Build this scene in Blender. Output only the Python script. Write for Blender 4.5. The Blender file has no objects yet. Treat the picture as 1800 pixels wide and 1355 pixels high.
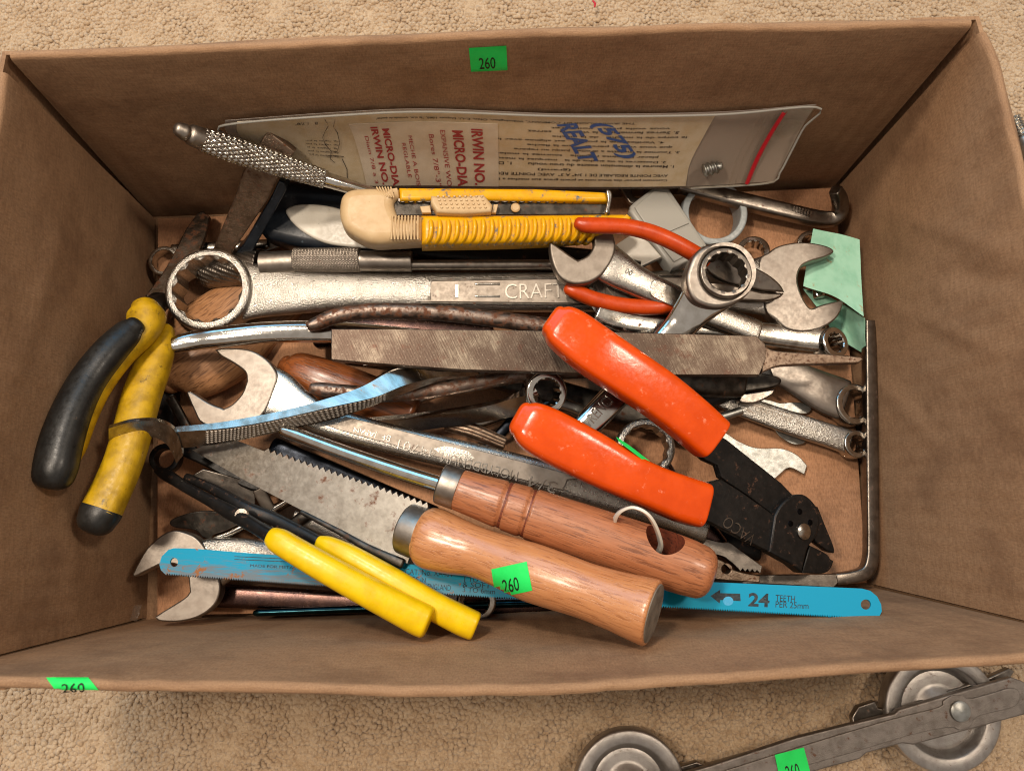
import bpy, math, random
import numpy as np
from mathutils import Matrix, Vector, noise
from mathutils.bvhtree import BVHTree
random.seed(4); rng = np.random.default_rng(4)
SC = bpy.context.scene
COL = SC.collection
MM = 0.001

# ------------------------------------------------------------------ camera
F = 1350.0
def _rot(a, b, c):
    ca, sa, cb, sb, cc, sc = math.cos(a), math.sin(a), math.cos(b), math.sin(b), math.cos(c), math.sin(c)
    return (np.array([[cc, -sc, 0], [sc, cc, 0], [0, 0, 1]]) @ np.array([[cb, 0, sb], [0, 1, 0], [-sb, 0, cb]])
            @ np.array([[1, 0, 0], [0, ca, -sa], [0, sa, ca]]))
R = _rot(0.185, -0.014, -0.043)
CAM = np.array([-4.69, -66.85, 370.26])
cd = bpy.data.cameras.new('camera'); cam = bpy.data.objects.new('camera', cd); COL.objects.link(cam)
m = Matrix.Identity(4)
for i in range(3):
    for j in range(3): m[i][j] = R[i][j]
    m[i][3] = CAM[i]*MM
cam.matrix_world = m
cd.sensor_width = 36; cd.lens = 36*F/1800; cd.clip_start = 0.01; cd.clip_end = 20
cd.dof.use_dof = True; cd.dof.focus_distance = 0.325; cd.dof.aperture_fstop = 18
SC.camera = cam

# ------------------------------------------------------------------ world and lamps
w = bpy.data.worlds.new('World'); SC.world = w; w.use_nodes = True
w.node_tree.nodes['Background'].inputs[0].default_value = (1.0, 0.88, 0.77, 1)
w.node_tree.nodes['Background'].inputs[1].default_value = 0.42
def area(name, loc, target, size, power, col, sy=None):
    l = bpy.data.lights.new(name, 'AREA'); o = bpy.data.objects.new(name, l); COL.objects.link(o)
    l.size = size; l.energy = power; l.color = col
    if sy: l.shape = 'RECTANGLE'; l.size_y = sy
    o.location = loc
    o.rotation_euler = (Vector(target)-Vector(loc)).to_track_quat('-Z', 'Y').to_euler()
    return o
area('ceiling_lamp', (-0.36, 0.08, 0.90), (0, 0, 0), 0.08, 3.4, (1.0, 0.85, 0.69))
area('ceiling_lamp', (0.46, 0.14, 0.90), (0, 0, 0), 0.10, 2.9, (1.0, 0.85, 0.69))
area('ceiling_lamp', (-0.22, 0.34, 0.90), (0, 0, 0), 0.09, 4.3, (1.0, 0.86, 0.71))
area('window_light', (-0.60, 1.65, 1.35), (0, 0, 0), 2.2, 17, (0.14, 0.58, 1.0), 1.0)
SC.view_settings.view_transform = 'Standard'; SC.view_settings.look = 'None'
SC.view_settings.exposure = 0.15; SC.view_settings.gamma = 1.0
SC.cycles.filter_width = 1.1; SC.cycles.max_bounces = 6; SC.cycles.caustics_reflective = False; SC.cycles.caustics_refractive = False

# ------------------------------------------------------------------ geometry helpers (millimetres)
def ray(px, py):
    d = R @ np.array([(px-900)/F, -(py-677.5)/F, -1.0]); return d
def W(px, py, z):
    d = ray(px, py); return CAM + d*((z-CAM[2])/d[2])
def sc_at(p):          # millimetres per photo pixel at a world point
    return float(-((np.asarray(p)-CAM) @ R)[2])/F
def plane3(a, b, c):   # plane through three (px, py, z)
    A, B, Cc = W(*a), W(*b), W(*c); n = np.cross(B-A, Cc-A); n /= np.linalg.norm(n)
    if n[2] < 0: n = -n
    return A, n
def on_plane(pl, px, py):
    d = ray(px, py); return CAM + d*(((pl[0]-CAM) @ pl[1])/(d @ pl[1]))
def cr(P, n, closed=False):
    P = np.asarray(P, float); N = len(P); out = []
    rngi = N if closed else N-1
    for i in range(rngi):
        p1, p2 = P[i], P[(i+1) % N]
        p0 = P[(i-1) % N] if (closed or i > 0) else 2*p1-p2
        p3 = P[(i+2) % N] if (closed or i+2 < N) else 2*p2-p1
        for k in range(n):
            t = k/n
            out.append(.5*((2*p1)+(-p0+p2)*t+(2*p0-5*p1+4*p2-p3)*t*t+(-p0+3*p1-3*p2+p3)*t**3))
    if not closed: out.append(P[-1])
    return np.array(out)
def sm(pts, n=4):      # smooth closed outline; a third element marks a sharp corner
    N = len(pts); P = [np.array(p[:2], float) for p in pts]; cor = [len(p) > 2 for p in pts]; out = []
    for i in range(N):
        p1, p2 = P[i], P[(i+1) % N]; j = (i+1) % N
        p0 = p1 if cor[i] else P[i-1]; p3 = p2 if cor[j] else P[(i+2) % N]
        if cor[i] and cor[j]: out.append(p1); continue
        if cor[i]: p0 = 2*p1-p2
        if cor[j]: p3 = 2*p2-p1
        for k in range(n):
            t = k/n
            out.append(.5*((2*p1)+(-p0+p2)*t+(2*p0-5*p1+4*p2-p3)*t*t+(-p0+3*p1-3*p2+p3)*t**3))
    return [tuple(p) for p in out]
GEO = {}
def origin(o):
    return np.array(ORG[o.name]) if o is not None else np.zeros(3)
ORG = {}
def add_mesh(name, V, faces, mat, parent=None, loc=None, smooth=True, angle=40, tag_=None):
    V = np.asarray(V, float); me = bpy.data.meshes.new(name)
    o = bpy.data.objects.new(name, me); COL.objects.link(o)
    if parent is None:
        c = V.mean(0); c[2] = V[:, 2].min(); ORG[o.name] = c; o.location = c*MM
    else:
        ORG[o.name] = ORG[parent.name]; o.parent = parent
    me.from_pydata(((V-ORG[o.name])*MM).tolist(), [], [list(map(int, f)) for f in faces]); me.update()
    at = me.attributes.new('loc', 'FLOAT_VECTOR', 'POINT')
    L = (V if loc is None else np.asarray(loc, float))*0.1 + np.array([len(GEO)*3.7 % 41, 0, 0])
    at.data.foreach_set('vector', L.astype(np.float32).ravel())
    if smooth:
        me.polygons.foreach_set('use_smooth', [True]*len(me.polygons)); me.set_sharp_from_angle(angle=math.radians(angle))
    if mat: me.materials.append(mat)
    GEO[o.name] = (V, faces)
    return o
def bvh(o):
    V, f = GEO[o.name]; return BVHTree.FromPolygons([tuple(v) for v in V], [tuple(map(int, q)) for q in f])
def hitter(o, lift=0.15):
    t = bvh(o) if not isinstance(o, list) else None
    def h(px, py, l=lift):
        d = ray(px, py); d = d/np.linalg.norm(d)
        r = t.ray_cast(Vector(CAM), Vector(d))
        if r[0] is None: return None
        n = np.array(r[1]); n = n if n @ d < 0 else -n
        return np.array(r[0])+n*l
    return h
def thing(name, label, cat, at, group=None):
    o = bpy.data.objects.new(name, None); COL.objects.link(o); o.empty_display_size = .005
    ORG[o.name] = W(*at); o.location = ORG[o.name]*MM
    o['label'] = label; o['category'] = cat
    if group: o['group'] = group
    return o
def tag(o, label, cat, group=None):
    o['label'] = label; o['category'] = cat
    if group: o['group'] = group
    return o

def loft(name, parent, path, mat, n=2.4, K=20, ds=1.5, cap=(.5, .5), roll=0.0, rmod=None, smooth=True, angle=40, world=False):
    """body swept along a centre line; path rows: (px, py, z, full width in photo pixels[, half height mm])"""
    P, A, B = [], [], []
    for r in path:
        p = np.array(r[:3], float) if world else W(*r[:3]); a = r[3]/2*(1 if world else sc_at(p))
        P.append(p); A.append(a); B.append(r[4] if len(r) > 4 and r[4] else a)
    D = cr(np.column_stack([np.array(P), A, B]), 12) if len(P) > 2 else np.linspace(np.r_[P[0], A[0], B[0]], np.r_[P[1], A[1], B[1]], 24)
    s = np.r_[0, np.cumsum(np.linalg.norm(np.diff(D[:, :3], axis=0), axis=1))]
    m_ = max(2, int(s[-1]/ds)+1); ss = np.linspace(0, s[-1], m_)
    D = np.column_stack([np.interp(ss, s, D[:, i]) for i in range(5)])
    T = np.gradient(D[:, :3], axis=0); T /= np.linalg.norm(T, axis=1)[:, None]
    th = np.linspace(0, 2*math.pi, K, endpoint=False)
    cx = np.sign(np.cos(th))*np.abs(np.cos(th))**(2/n); cy = np.sign(np.sin(th))*np.abs(np.sin(th))**(2/n)
    rings = []      # (centre, T, a, b, s)
    M_ = 5
    c0 = cap[0]*min(D[0, 3], D[0, 4]); c1 = cap[1]*min(D[-1, 3], D[-1, 4])
    if c0 > 0:
        for k in range(M_, 0, -1):
            f = k/M_*math.pi/2
            rings.append((D[0, :3]-T[0]*c0*math.sin(f), T[0], D[0, 3]-c0*(1-math.cos(f)), D[0, 4]-c0*(1-math.cos(f)), -c0*math.sin(f)))
    for i in range(m_): rings.append((D[i, :3], T[i], D[i, 3], D[i, 4], ss[i]))
    if c1 > 0:
        for k in range(1, M_+1):
            f = k/M_*math.pi/2
            rings.append((D[-1, :3]+T[-1]*c1*math.sin(f), T[-1], D[-1, 3]-c1*(1-math.cos(f)), D[-1, 4]-c1*(1-math.cos(f)), ss[-1]+c1*math.sin(f)))
    V, L = [], []; cr_, sr_ = math.cos(roll), math.sin(roll)
    for c, t, a, b, s_ in rings:
        sd = np.cross(t, [0, 0, 1.]); sd /= max(1e-6, np.linalg.norm(sd)); nn = np.cross(sd, t)
        sd, nn = sd*cr_+nn*sr_, nn*cr_-sd*sr_
        g = np.ones(K) if rmod is None else rmod(s_, th, ss[-1])
        a_, b_ = max(a, .02), max(b, .02)
        V.append(c+np.outer(cx*a_*g, sd)+np.outer(cy*b_*g, nn)); L.append(np.column_stack([np.full(K, s_), cx*a_, cy*b_]))
    nr = len(rings); V = np.vstack(V); L = np.vstack(L); faces = []
    for i in range(nr-1):
        for k in range(K):
            k2 = (k+1) % K; faces.append((i*K+k, (i+1)*K+k, (i+1)*K+k2, i*K+k2))
    e0 = rings[0][0]; e1 = rings[-1][0]
    V = np.vstack([V, e0, e1]); L = np.vstack([L, [rings[0][4], 0, 0], [rings[-1][4], 0, 0]])
    for k in range(K):
        faces.append((nr*K, k, (k+1) % K)); faces.append((nr*K+1, (nr-1)*K+(k+1) % K, (nr-1)*K+k))
    return add_mesh(name, V, faces, mat, parent, L, smooth, angle)

def curve_mesh(splines, ext, bev, res=2):
    cu = bpy.data.curves.new('outline', 'CURVE'); cu.dimensions = '2D'; cu.fill_mode = 'BOTH'
    cu.extrude = ext; cu.bevel_depth = bev; cu.bevel_resolution = res; cu.offset = -bev
    for pts in splines:
        s = cu.splines.new('POLY'); s.points.add(len(pts)-1)
        for q, p in zip(s.points, pts): q.co = (p[0], p[1], 0, 1)
        s.use_cyclic_u = True
    ob = bpy.data.objects.new('outline', cu); COL.objects.link(ob)
    me = bpy.data.meshes.new_from_object(ob, depsgraph=None)
    V = np.zeros(len(me.vertices)*3); me.vertices.foreach_get('co', V); V = V.reshape(-1, 3)
    f = [tuple(p.vertices) for p in me.polygons]
    bpy.data.objects.remove(ob); bpy.data.curves.remove(cu); bpy.data.meshes.remove(me)
    return V, f
def plate(name, parent, outline, pl, th, mat, bev=.5, holes=(), angle=35, res=2):
    """solid plate: outline (photo pixels) lies on the plane pl, thickness th below it"""
    if not isinstance(pl, tuple) or not isinstance(pl[0], np.ndarray):
        pl = (W(900, 677, pl), np.array([0, 0, 1.])) if isinstance(pl, (int, float)) else plane3(*pl)
    o, nrm = pl; O = on_plane(pl, *outline[0][:2])
    ex = np.array([1., 0, 0]); ex -= nrm*(ex @ nrm); ex /= np.linalg.norm(ex); ey = np.cross(nrm, ex)
    def to2(pts): return [((on_plane(pl, p[0], p[1])-O) @ ex, (on_plane(pl, p[0], p[1])-O) @ ey) for p in pts]
    V, f = curve_mesh([to2(outline)]+[to2(h) for h in holes], max(.001, th/2-bev), bev, res)
    X = O+np.outer(V[:, 0], ex)+np.outer(V[:, 1], ey)+np.outer(V[:, 2]-th/2, nrm)
    return add_mesh(name, X, f, mat, parent, V, True, angle)
def circ(cx, cy, rx, ry=None, n=28):
    ry = ry or rx
    return [(cx+rx*math.cos(2*math.pi*k/n), cy+ry*math.sin(2*math.pi*k/n)) for k in range(n)]
def lathe(name, parent, c, nrm, prof, mat, K=64, mod=None, angle=40):
    """prof: (radius, height) pairs in mm round axis nrm through c (world mm); closed when first == last"""
    nrm = np.asarray(nrm, float); nrm /= np.linalg.norm(nrm)
    ex = np.cross([0, 1., 0], nrm); ex /= np.linalg.norm(ex); ey = np.cross(nrm, ex)
    th = np.linspace(0, 2*math.pi, K, endpoint=False); V, L, faces = [], [], []
    n = len(prof)
    for i, (r, h) in enumerate(prof):
        rr = np.full(K, r) if mod is None else mod(i, r, th)
        V.append(c+np.outer(rr*np.cos(th), ex)+np.outer(rr*np.sin(th), ey)+nrm*h)
        L.append(np.column_stack([rr*np.cos(th), rr*np.sin(th), np.full(K, h)]))
    for i in range(n-1):
        for k in range(K):
            k2 = (k+1) % K; faces.append((i*K+k, i*K+k2, (i+1)*K+k2, (i+1)*K+k))
    return add_mesh(name, np.vstack(V), faces, mat, parent, np.vstack(L), True, angle)
def ring(name, parent, c, z, Rp, rp, h, mat, tilt=(0, 0), pts=12, amp=.07, rnd=.35, K=144):
    """box end of a wrench: c photo pixels of the top face centre, Rp / rp outer and inner radius in pixels"""
    p = W(c[0], c[1], z); s = sc_at(p); Ro, ri = Rp*s, rp*s; e = (Ro-ri)*rnd; e2 = min(e, h*.3)
    prof = [(ri, -h), (ri, -e2*.4), (ri+e*.35, 0), (Ro-e, 0)]
    for k in range(1, 5): f = k/4*math.pi/2; prof.append((Ro-e+e*math.sin(f), -e2+e2*math.cos(f)))
    prof += [(Ro, -h+e2), (Ro-e*.5, -h), (ri, -h)]
    def mod(i, r, th):
        if pts and (i in (0, 1, len(prof)-1)):
            tri = np.abs(((th*pts/(2*math.pi)) % 1)-.5)*2; return r*(1-amp/2+amp*tri)
        return np.full(len(th), r)
    return lathe(name, parent, p, (tilt[0], tilt[1], 1), prof, mat, K, mod, 30)
def patch(name, parent, rows, mat, th=.3, nu=10, nv=6, lin=False, wob=0, angle=50, smooth=True, keep=None, off=0):
    """sheet through rows of (px, py, z) control points, given thickness; returns (object, S(u, v))"""
    C_ = np.array([[W(*p) for p in r] for r in rows])
    A_ = np.array([cr(r, nu) if len(r) > 2 else np.linspace(r[0], r[1], nu+1) for r in C_])
    if lin or len(rows) < 3:
        G = np.vstack([np.linspace(A_[i], A_[i+1], nv, endpoint=False) for i in range(len(A_)-1)]+[A_[-1:]])
    else: G = np.stack([cr(A_[:, j], nv) for j in range(A_.shape[1])], 1)
    if off:
        du = np.gradient(G, axis=1); dv = np.gradient(G, axis=0); Nn = np.cross(du, dv); Nn /= np.linalg.norm(Nn, axis=2)[:, :, None]
        if Nn[..., 2].mean() < 0: Nn = -Nn
        G = G+Nn*off
    if keep:           # only part of the sheet: left edge top/bottom, right edge top/bottom, v range
        a_, b_ = G.shape[:2]; H = np.zeros((keep[6], keep[7], 3))
        for i in range(keep[6]):
            f_ = i/(keep[6]-1); v = (keep[4]*(1-f_)+keep[5]*f_)*(a_-1); i0 = min(int(v), a_-2); r_ = G[i0]*(1-v+i0)+G[i0+1]*(v-i0)
            uu_ = np.linspace(keep[0]*(1-f_)+keep[1]*f_, keep[2]*(1-f_)+keep[3]*f_, keep[7])*(b_-1)
            for k in range(3): H[i, :, k] = np.interp(uu_, np.arange(b_), r_[:, k])
        G = H
    du = np.gradient(G, axis=1); dv = np.gradient(G, axis=0); N = np.cross(du, dv); N /= (np.linalg.norm(N, axis=2)[:, :, None]+1e-9)
    if (N[..., 2].mean() < 0): N = -N
    if wob:
        for i in range(G.shape[0]):
            for j in range(G.shape[1]): G[i, j] += N[i, j]*wob*noise.noise(Vector(G[i, j]*.06))
    a, b = G.shape[:2]; V = np.vstack([G.reshape(-1, 3), (G-N*th).reshape(-1, 3)]); f = []
    q = a*b
    for i in range(a-1):
        for j in range(b-1):
            k = i*b+j; f.append((k, k+b, k+b+1, k+1)); f.append((q+k, q+k+1, q+k+b+1, q+k+b))
    for j in range(b-1):
        f.append((j, j+1, q+j+1, q+j)); k = (a-1)*b+j; f.append((k+1, k, q+k, q+k+1))
    for i in range(a-1):
        k = i*b; f.append((k+b, k, q+k, q+k+b)); k = i*b+b-1; f.append((k, k+b, q+k+b, q+k))
    uu, vv = np.meshgrid(np.r_[0, np.cumsum(np.linalg.norm(np.diff(G[0], axis=0), axis=1))], np.r_[0, np.cumsum(np.linalg.norm(np.diff(G[:, 0], axis=0), axis=1))])
    L = np.column_stack([uu.ravel(), vv.ravel(), np.zeros(q)]); L = np.vstack([L, L+[0, 0, th]])
    o = add_mesh(name, V, f, mat, parent, L, smooth, angle)
    def S(u, v, lift=.2):
        x = min(max(u, 0), .9999)*(b-1); y = min(max(v, 0), .9999)*(a-1); i, j = int(y), int(x); fx, fy = x-j, y-i
        g = lambda H: H[i, j]*(1-fx)*(1-fy)+H[i, j+1]*fx*(1-fy)+H[i+1, j]*(1-fx)*fy+H[i+1, j+1]*fx*fy
        return g(G)+g(N)*lift
    return o, S
_tc = {}
def glyphs(s, bold=0.0, ext=0.0):
    k = (s, bold, ext)
    if k in _tc: return _tc[k]
    cu = bpy.data.curves.new('text', 'FONT'); cu.body = s; cu.offset = bold; cu.extrude = ext; cu.resolution_u = 3
    ob = bpy.data.objects.new('text', cu); COL.objects.link(ob); me = bpy.data.meshes.new_from_object(ob)
    V = np.zeros(len(me.vertices)*3); me.vertices.foreach_get('co', V); V = V.reshape(-1, 3); f = [tuple(p.vertices) for p in me.polygons]
    bpy.data.objects.remove(ob); bpy.data.curves.remove(cu); bpy.data.meshes.remove(me)
    lo, hi = V[:, :2].min(0), V[:, :2].max(0); V[:, :2] = (V[:, :2]-lo)/(hi-lo)
    _tc[k] = (V, f); return V, f
def text(name, parent, s, p0, p1, hpx, mat, z=None, pl=None, surf=None, bold=0.0, depth=0.12, shear=0.0, lift=.08):
    """lettering from p0 to p1 (photo pixels along its base line), hpx tall, standing on a level, plane or surface"""
    V, f = glyphs(s, bold, .05)
    d = np.array(p1, float)-np.array(p0, float); u = np.array([d[1], -d[0]]); u /= np.linalg.norm(u)
    out = []
    for x, y, h in V:
        q = np.array(p0)+d*(x)+u*hpx*y+d/np.linalg.norm(d)*shear*y*hpx
        up = depth if h > 0 else 0
        if surf is not None:
            g = surf(q[0], q[1], lift+up)
            if g is None: g = out[-1] if out else W(q[0], q[1], 50)
        elif pl is not None: g = on_plane(pl, q[0], q[1])+pl[1]*(lift+up)
        else: g = W(q[0], q[1], z)+np.array([0, 0, lift+up])
        out.append(g)
    return add_mesh(name, np.array(out), f, mat, parent, None, False)
def text_uv(name, parent, s, S, uv0, uv1, hv, mat, bold=0.0, lift=.3, wv=None):
    """lettering laid on a sheet S: base line uv0 -> uv1, letter height vector hv in uv"""
    V, f = glyphs(s, bold, 0)
    uv0, uv1, hv = map(lambda a: np.array(a, float), (uv0, uv1, hv))
    X = [S(*(uv0+(uv1-uv0)*x+hv*y), lift) for x, y, h in V]
    return add_mesh(name, np.array(X), f, mat, parent, None, False)
def sticker(parent, corners, surf, txt=True, part='price_sticker'):
    """green price sticker: corners tl, tr, br, bl in photo pixels laid on a surface function"""
    tl, tr, br, bl = [np.array(c, float) for c in corners]
    bi = lambda u, v: (tl*(1-u)+tr*u)*(1-v)+(bl*(1-u)+br*u)*v
    nu, nv = 12, 8; G = []; last = None
    for i in range(nv+1):
        for j in range(nu+1):
            q = bi(j/nu, i/nv); p = surf(q[0], q[1], .25)
            if p is None: p = last
            last = p; G.append(p)
    G = np.array(G); q = len(G); dn = (CAM-G.mean(0)); dn /= np.linalg.norm(dn); V = np.vstack([G, G-dn*.15]); b = nu+1; f = []
    for i in range(nv):
        for j in range(nu): k = i*b+j; f.append((k, k+b, k+b+1, k+1))
    for j in range(nu): f.append((j, j+1, q+j+1, q+j)); k = nv*b+j; f.append((k+1, k, q+k, q+k+1))
    for i in range(nv): k = i*b; f.append((k+b, k, q+k, q+k+b)); k += nu; f.append((k, k+b, q+k+b, q+k))
    st = add_mesh(part, V, f, MAT['sticker'], parent)
    if txt:
        T, tf = glyphs('260', .005, 0); X = []
        for x, y, h in T:
            c = bi(.24+.44*x, .90-.47*y); p = surf(c[0], c[1], .36)
            X.append(p if p is not None else G.mean(0))
        add_mesh('number', np.array(X), tf, MAT['ink'], st, None, False)
    return st

# ------------------------------------------------------------------ materials
MAT = {}
def lin(h):
    h = h.lstrip('#'); c = [int(h[i:i+2], 16)/255 for i in (0, 2, 4)]
    return tuple(x/12.92 if x <= .04045 else ((x+.055)/1.055)**2.4 for x in c)+(1,)
class N:
    def __init__(s, name):
        s.m = bpy.data.materials.new(name); s.m.use_nodes = True; s.t = s.m.node_tree; s.b = s.t.nodes['Principled BSDF']; MAT[name] = s.m
        a = s.t.nodes.new('ShaderNodeAttribute'); a.attribute_name = 'loc'; s.co = a.outputs['Vector']
    def n(s, k, **kw):
        x = s.t.nodes.new(k)
        for q, v in kw.items():
            if isinstance(q, str) and hasattr(x, q): setattr(x, q, v)
        return x
    def l(s, a, b): s.t.links.new(a, b)
    def set(s, k, v):
        if hasattr(v, 'is_linked'): s.l(v, s.b.inputs[k])
        else: s.b.inputs[k].default_value = v
    def map(s, sc):
        x = s.n('ShaderNodeMapping'); x.inputs['Scale'].default_value = sc; s.l(s.co, x.inputs['Vector']); return x.outputs[0]
    def noise(s, scale, detail=4, rough=.55, vec=None, dist=0):
        x = s.n('ShaderNodeTexNoise'); x.inputs['Scale'].default_value = scale; x.inputs['Detail'].default_value = detail
        x.inputs['Roughness'].default_value = rough; x.inputs['Distortion'].default_value = dist; s.l(vec or s.co, x.inputs['Vector']); return x.outputs['Fac']
    def ramp(s, f, lo, hi, a=0.0, b=1.0):
        x = s.n('ShaderNodeMapRange'); x.inputs[1].default_value = lo; x.inputs[2].default_value = hi; x.inputs[3].default_value = a; x.inputs[4].default_value = b
        x.interpolation_type = 'SMOOTHSTEP'; s.l(f, x.inputs[0]); return x.outputs[0]
    def mix(s, f, a, b):
        x = s.n('ShaderNodeMix'); x.data_type = 'RGBA'
        for v, i in ((f, 0), (a, 6), (b, 7)):
            if hasattr(v, 'is_linked'): s.l(v, x.inputs[i])
            else: x.inputs[i].default_value = v
        return x.outputs[2]
    def math(s, op, a, b=0.0):
        x = s.n('ShaderNodeMath'); x.operation = op
        for v, i in ((a, 0), (b, 1)):
            if hasattr(v, 'is_linked'): s.l(v, x.inputs[i])
            else: x.inputs[i].default_value = v
        return x.outputs[0]
    def bump(s, h, dist, strength=1.0):
        x = s.n('ShaderNodeBump'); x.inputs['Distance'].default_value = dist*MM; x.inputs['Strength'].default_value = strength
        if getattr(s, '_b', None): s.l(s._b, x.inputs['Normal'])
        s.l(h, x.inputs['Height']); s._b = x.outputs[0]; s.l(s._b, s.b.inputs['Normal'])
def metal(name, base, rough, base2=None, rust=0.0, peb=0.0, pebs=22, scr=.02, rustcol='#4a2a19', met=1.0, rs=3.0):
    g = N(name); c = g.mix(g.ramp(g.noise(2.2, 5), .35, .7), lin(base), lin(base2 or base))
    sp = g.noise(6, 5, .6); r_ = g.ramp(sp, .3, .75, rough*.9, min(1, rough*1.18))
    g.set('Metallic', met)
    if rust > 0:
        rf = g.ramp(g.noise(rs, 8, .7), .62-rust*.45, .74-rust*.38); c = g.mix(rf, c, g.mix(g.noise(14, 4), lin(rustcol), lin('#7a4a2a')))
        g.set('Metallic', g.math('SUBTRACT', met, g.math('MULTIPLY', rf, .75*met))); r_ = g.math('ADD', r_, g.math('MULTIPLY', rf, .35))
    g.set('Base Color', c); g.set('Roughness', r_)
    if peb: g.bump(g.noise(pebs, 3, .5), peb)
    if scr: g.bump(g.noise(5, 6, .65, g.map((1.5, 26, 26))), scr)
    return g
def plastic(name, base, rough, base2=None, dirt=0.0, dirtcol='#3a2c20', coat=0.0, bump=.02, bs=9, ds=2.5, spec=.4):
    g = N(name); g.b.inputs['Specular IOR Level'].default_value = spec; c = g.mix(g.ramp(g.noise(1.6, 5), .35, .7), lin(base), lin(base2 or base))
    if dirt: c = g.mix(g.ramp(g.noise(ds, 8, .72), .66-dirt*.3, .78-dirt*.2), c, lin(dirtcol))
    g.set('Base Color', c); g.set('Roughness', g.ramp(g.noise(6, 6, .7), .3, .75, rough*.75, rough*1.4)); g.set('Coat Weight', coat); g.set('Coat Roughness', .15)
    if bump: g.bump(g.noise(bs, 5, .6), bump)
    return g
metal('chrome', '#cfccc6', .11, '#bdb8b0', scr=.012)
metal('chrome_worn', '#bcb8b0', .2, '#8f877c', rust=.05, scr=.02, peb=.01)
metal('pebbled', '#b9b5ae', .30, '#a7a299', peb=.36, pebs=17, scr=0)
metal('pebbled_fine', '#b3aea6', .28, '#a39d94', peb=.10, pebs=22, scr=0)
metal('satin', '#958d84', .42, '#877e75', peb=.012, pebs=40, scr=.012)
metal('ground_steel', '#8f867c', .46, '#7f766c', rust=.03, scr=.03)
metal('rusty', '#8a7868', .48, '#6f5d4e', rust=.22, peb=.14, pebs=12, rustcol='#3a2317', rs=6)
metal('rusty_handle', '#80736a', .40, '#5a4a40', rust=.34, peb=.07, pebs=14, rustcol='#3f2216')
metal('rusty_dark', '#4a4038', .5, '#33291f', rust=.35, peb=.12, pebs=12, rustcol='#2a1a12')
metal('dark_steel', '#3a3733', .42, '#55504a', rust=.12, peb=.02)
metal('black_oxide', '#191817', .40, '#24211f', rust=.10, peb=.03, met=.5, rustcol='#241c17')
metal('grey_cast', '#aaa49e', .40, '#97908a', rust=.05, peb=.10, pebs=26, rustcol='#4a3b32')
metal('bright_steel', '#bdb5aa', .34, '#b0a89d', scr=0)
metal('cast_dark', '#8a827b', .50, '#756d66', rust=.10, peb=.12, pebs=26, rustcol='#4a3b32')
metal('zinc', '#a9aaa6', .40, '#8f8e88', peb=.02)
metal('gunmetal', '#857d74', .32, '#6a635c', rust=.08, peb=.02)
metal('pitted_steel', '#b9b3a9', .38, '#a49d93', rust=.16, peb=.012, rustcol='#5b3a26', rs=1.3)
metal('purple_steel', '#5b4640', .25, '#4a3a38', scr=.02)
metal('teal_steel', '#1d3a40', .22, '#16262b', scr=.01)
metal('blued', '#23262c', .3, '#15171b', scr=.02)
plastic('orange_vinyl', '#d2490a', .19, '#c84306', dirt=.24, dirtcol='#e88a66', bump=.05, bs=4, spec=.35, ds=1.8)
plastic('red_vinyl', '#c2440e', .33, '#b03a0b', dirt=.05, bump=.03)
plastic('yellow_vinyl', '#e2bb05', .34, '#d6ae04', dirt=.01, coat=.05, bump=.02)
plastic('dirty_yellow', '#bd960e', .42, '#98760c', dirt=.30, dirtcol='#4a3a12', bump=.12, bs=5)
plastic('black_vinyl', '#171716', .36, '#22211f', dirt=.08, dirtcol='#4a3d33', bump=.06, bs=6)
plastic('beige_plastic', '#c8ae86', .38, '#bfa279', dirt=.07, dirtcol='#6d5638', bump=.015)
plastic('yellow_paint', '#dfa808', .34, '#d39c06', dirt=.48, dirtcol='#3c5f74', bump=.02, ds=2.2)
plastic('navy_plastic', '#10161d', .35, '#1b2129', dirt=.10, dirtcol='#5a6670', bump=.02)
plastic('white_plastic', '#cfc9bc', .34, '#c3bcae', dirt=.06, dirtcol='#5a564d', bump=.01)
plastic('grey_plastic', '#9aa0a0', .38, '#8b9192', bump=.01)
plastic('white_tie', '#dcd5c6', .35, bump=0)
plastic('mint_tape', '#a6dac0', .6, '#93ccb0', dirt=.26, dirtcol='#b08a5a', bump=.25, bs=2.2)
plastic('sticker', '#27da62', .55, '#22d05a', bump=.02, spec=.2)
plastic('ink', '#0c1a10', .6, bump=0)
plastic('blue_paint', '#0796c4', .36, '#0a8fbb', bump=.02)
plastic('black_print', '#12222a', .55, bump=0)
plastic('black_rubber', '#0d0d0d', .5, bump=.03)
plastic('paper', '#e8dcc4', .75, '#dccbaa', dirt=.04, dirtcol='#9a7a4c', bump=.04, bs=2)
plastic('label_paper', '#f2ebe0', .7, '#e9dfd0', dirt=.02, dirtcol='#8a7458', bump=.04, bs=2)
plastic('red_print', '#b5182a', .6, bump=0)
plastic('print_ink', '#2a231a', .7, bump=0)
plastic('blue_marker', '#0d58b4', .55, bump=0)
plastic('red_zip', '#c01828', .35, bump=0)
plastic('end_grain', '#7a7064', .85, '#5d544a', bump=.08)
g = N('clear_film')      # milky polythene
tr = g.n('ShaderNodeBsdfTransparent'); tr.inputs[0].default_value = (.93, .91, .88, 1); mx = g.n('ShaderNodeMixShader')
g.set('Base Color', lin('#b9aca0')); g.set('Roughness', .10); g.bump(g.noise(1.1, 4), .9)
mx.inputs[0].default_value = .06; out = [x for x in g.t.nodes if x.type == 'OUTPUT_MATERIAL'][0]
g.l(tr.outputs[0], mx.inputs[1]); g.l(g.b.outputs[0], mx.inputs[2]); g.l(mx.outputs[0], out.inputs[0])
g = N('milky_film'); tr = g.n('ShaderNodeBsdfTransparent'); mx = g.n('ShaderNodeMixShader')
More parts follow.
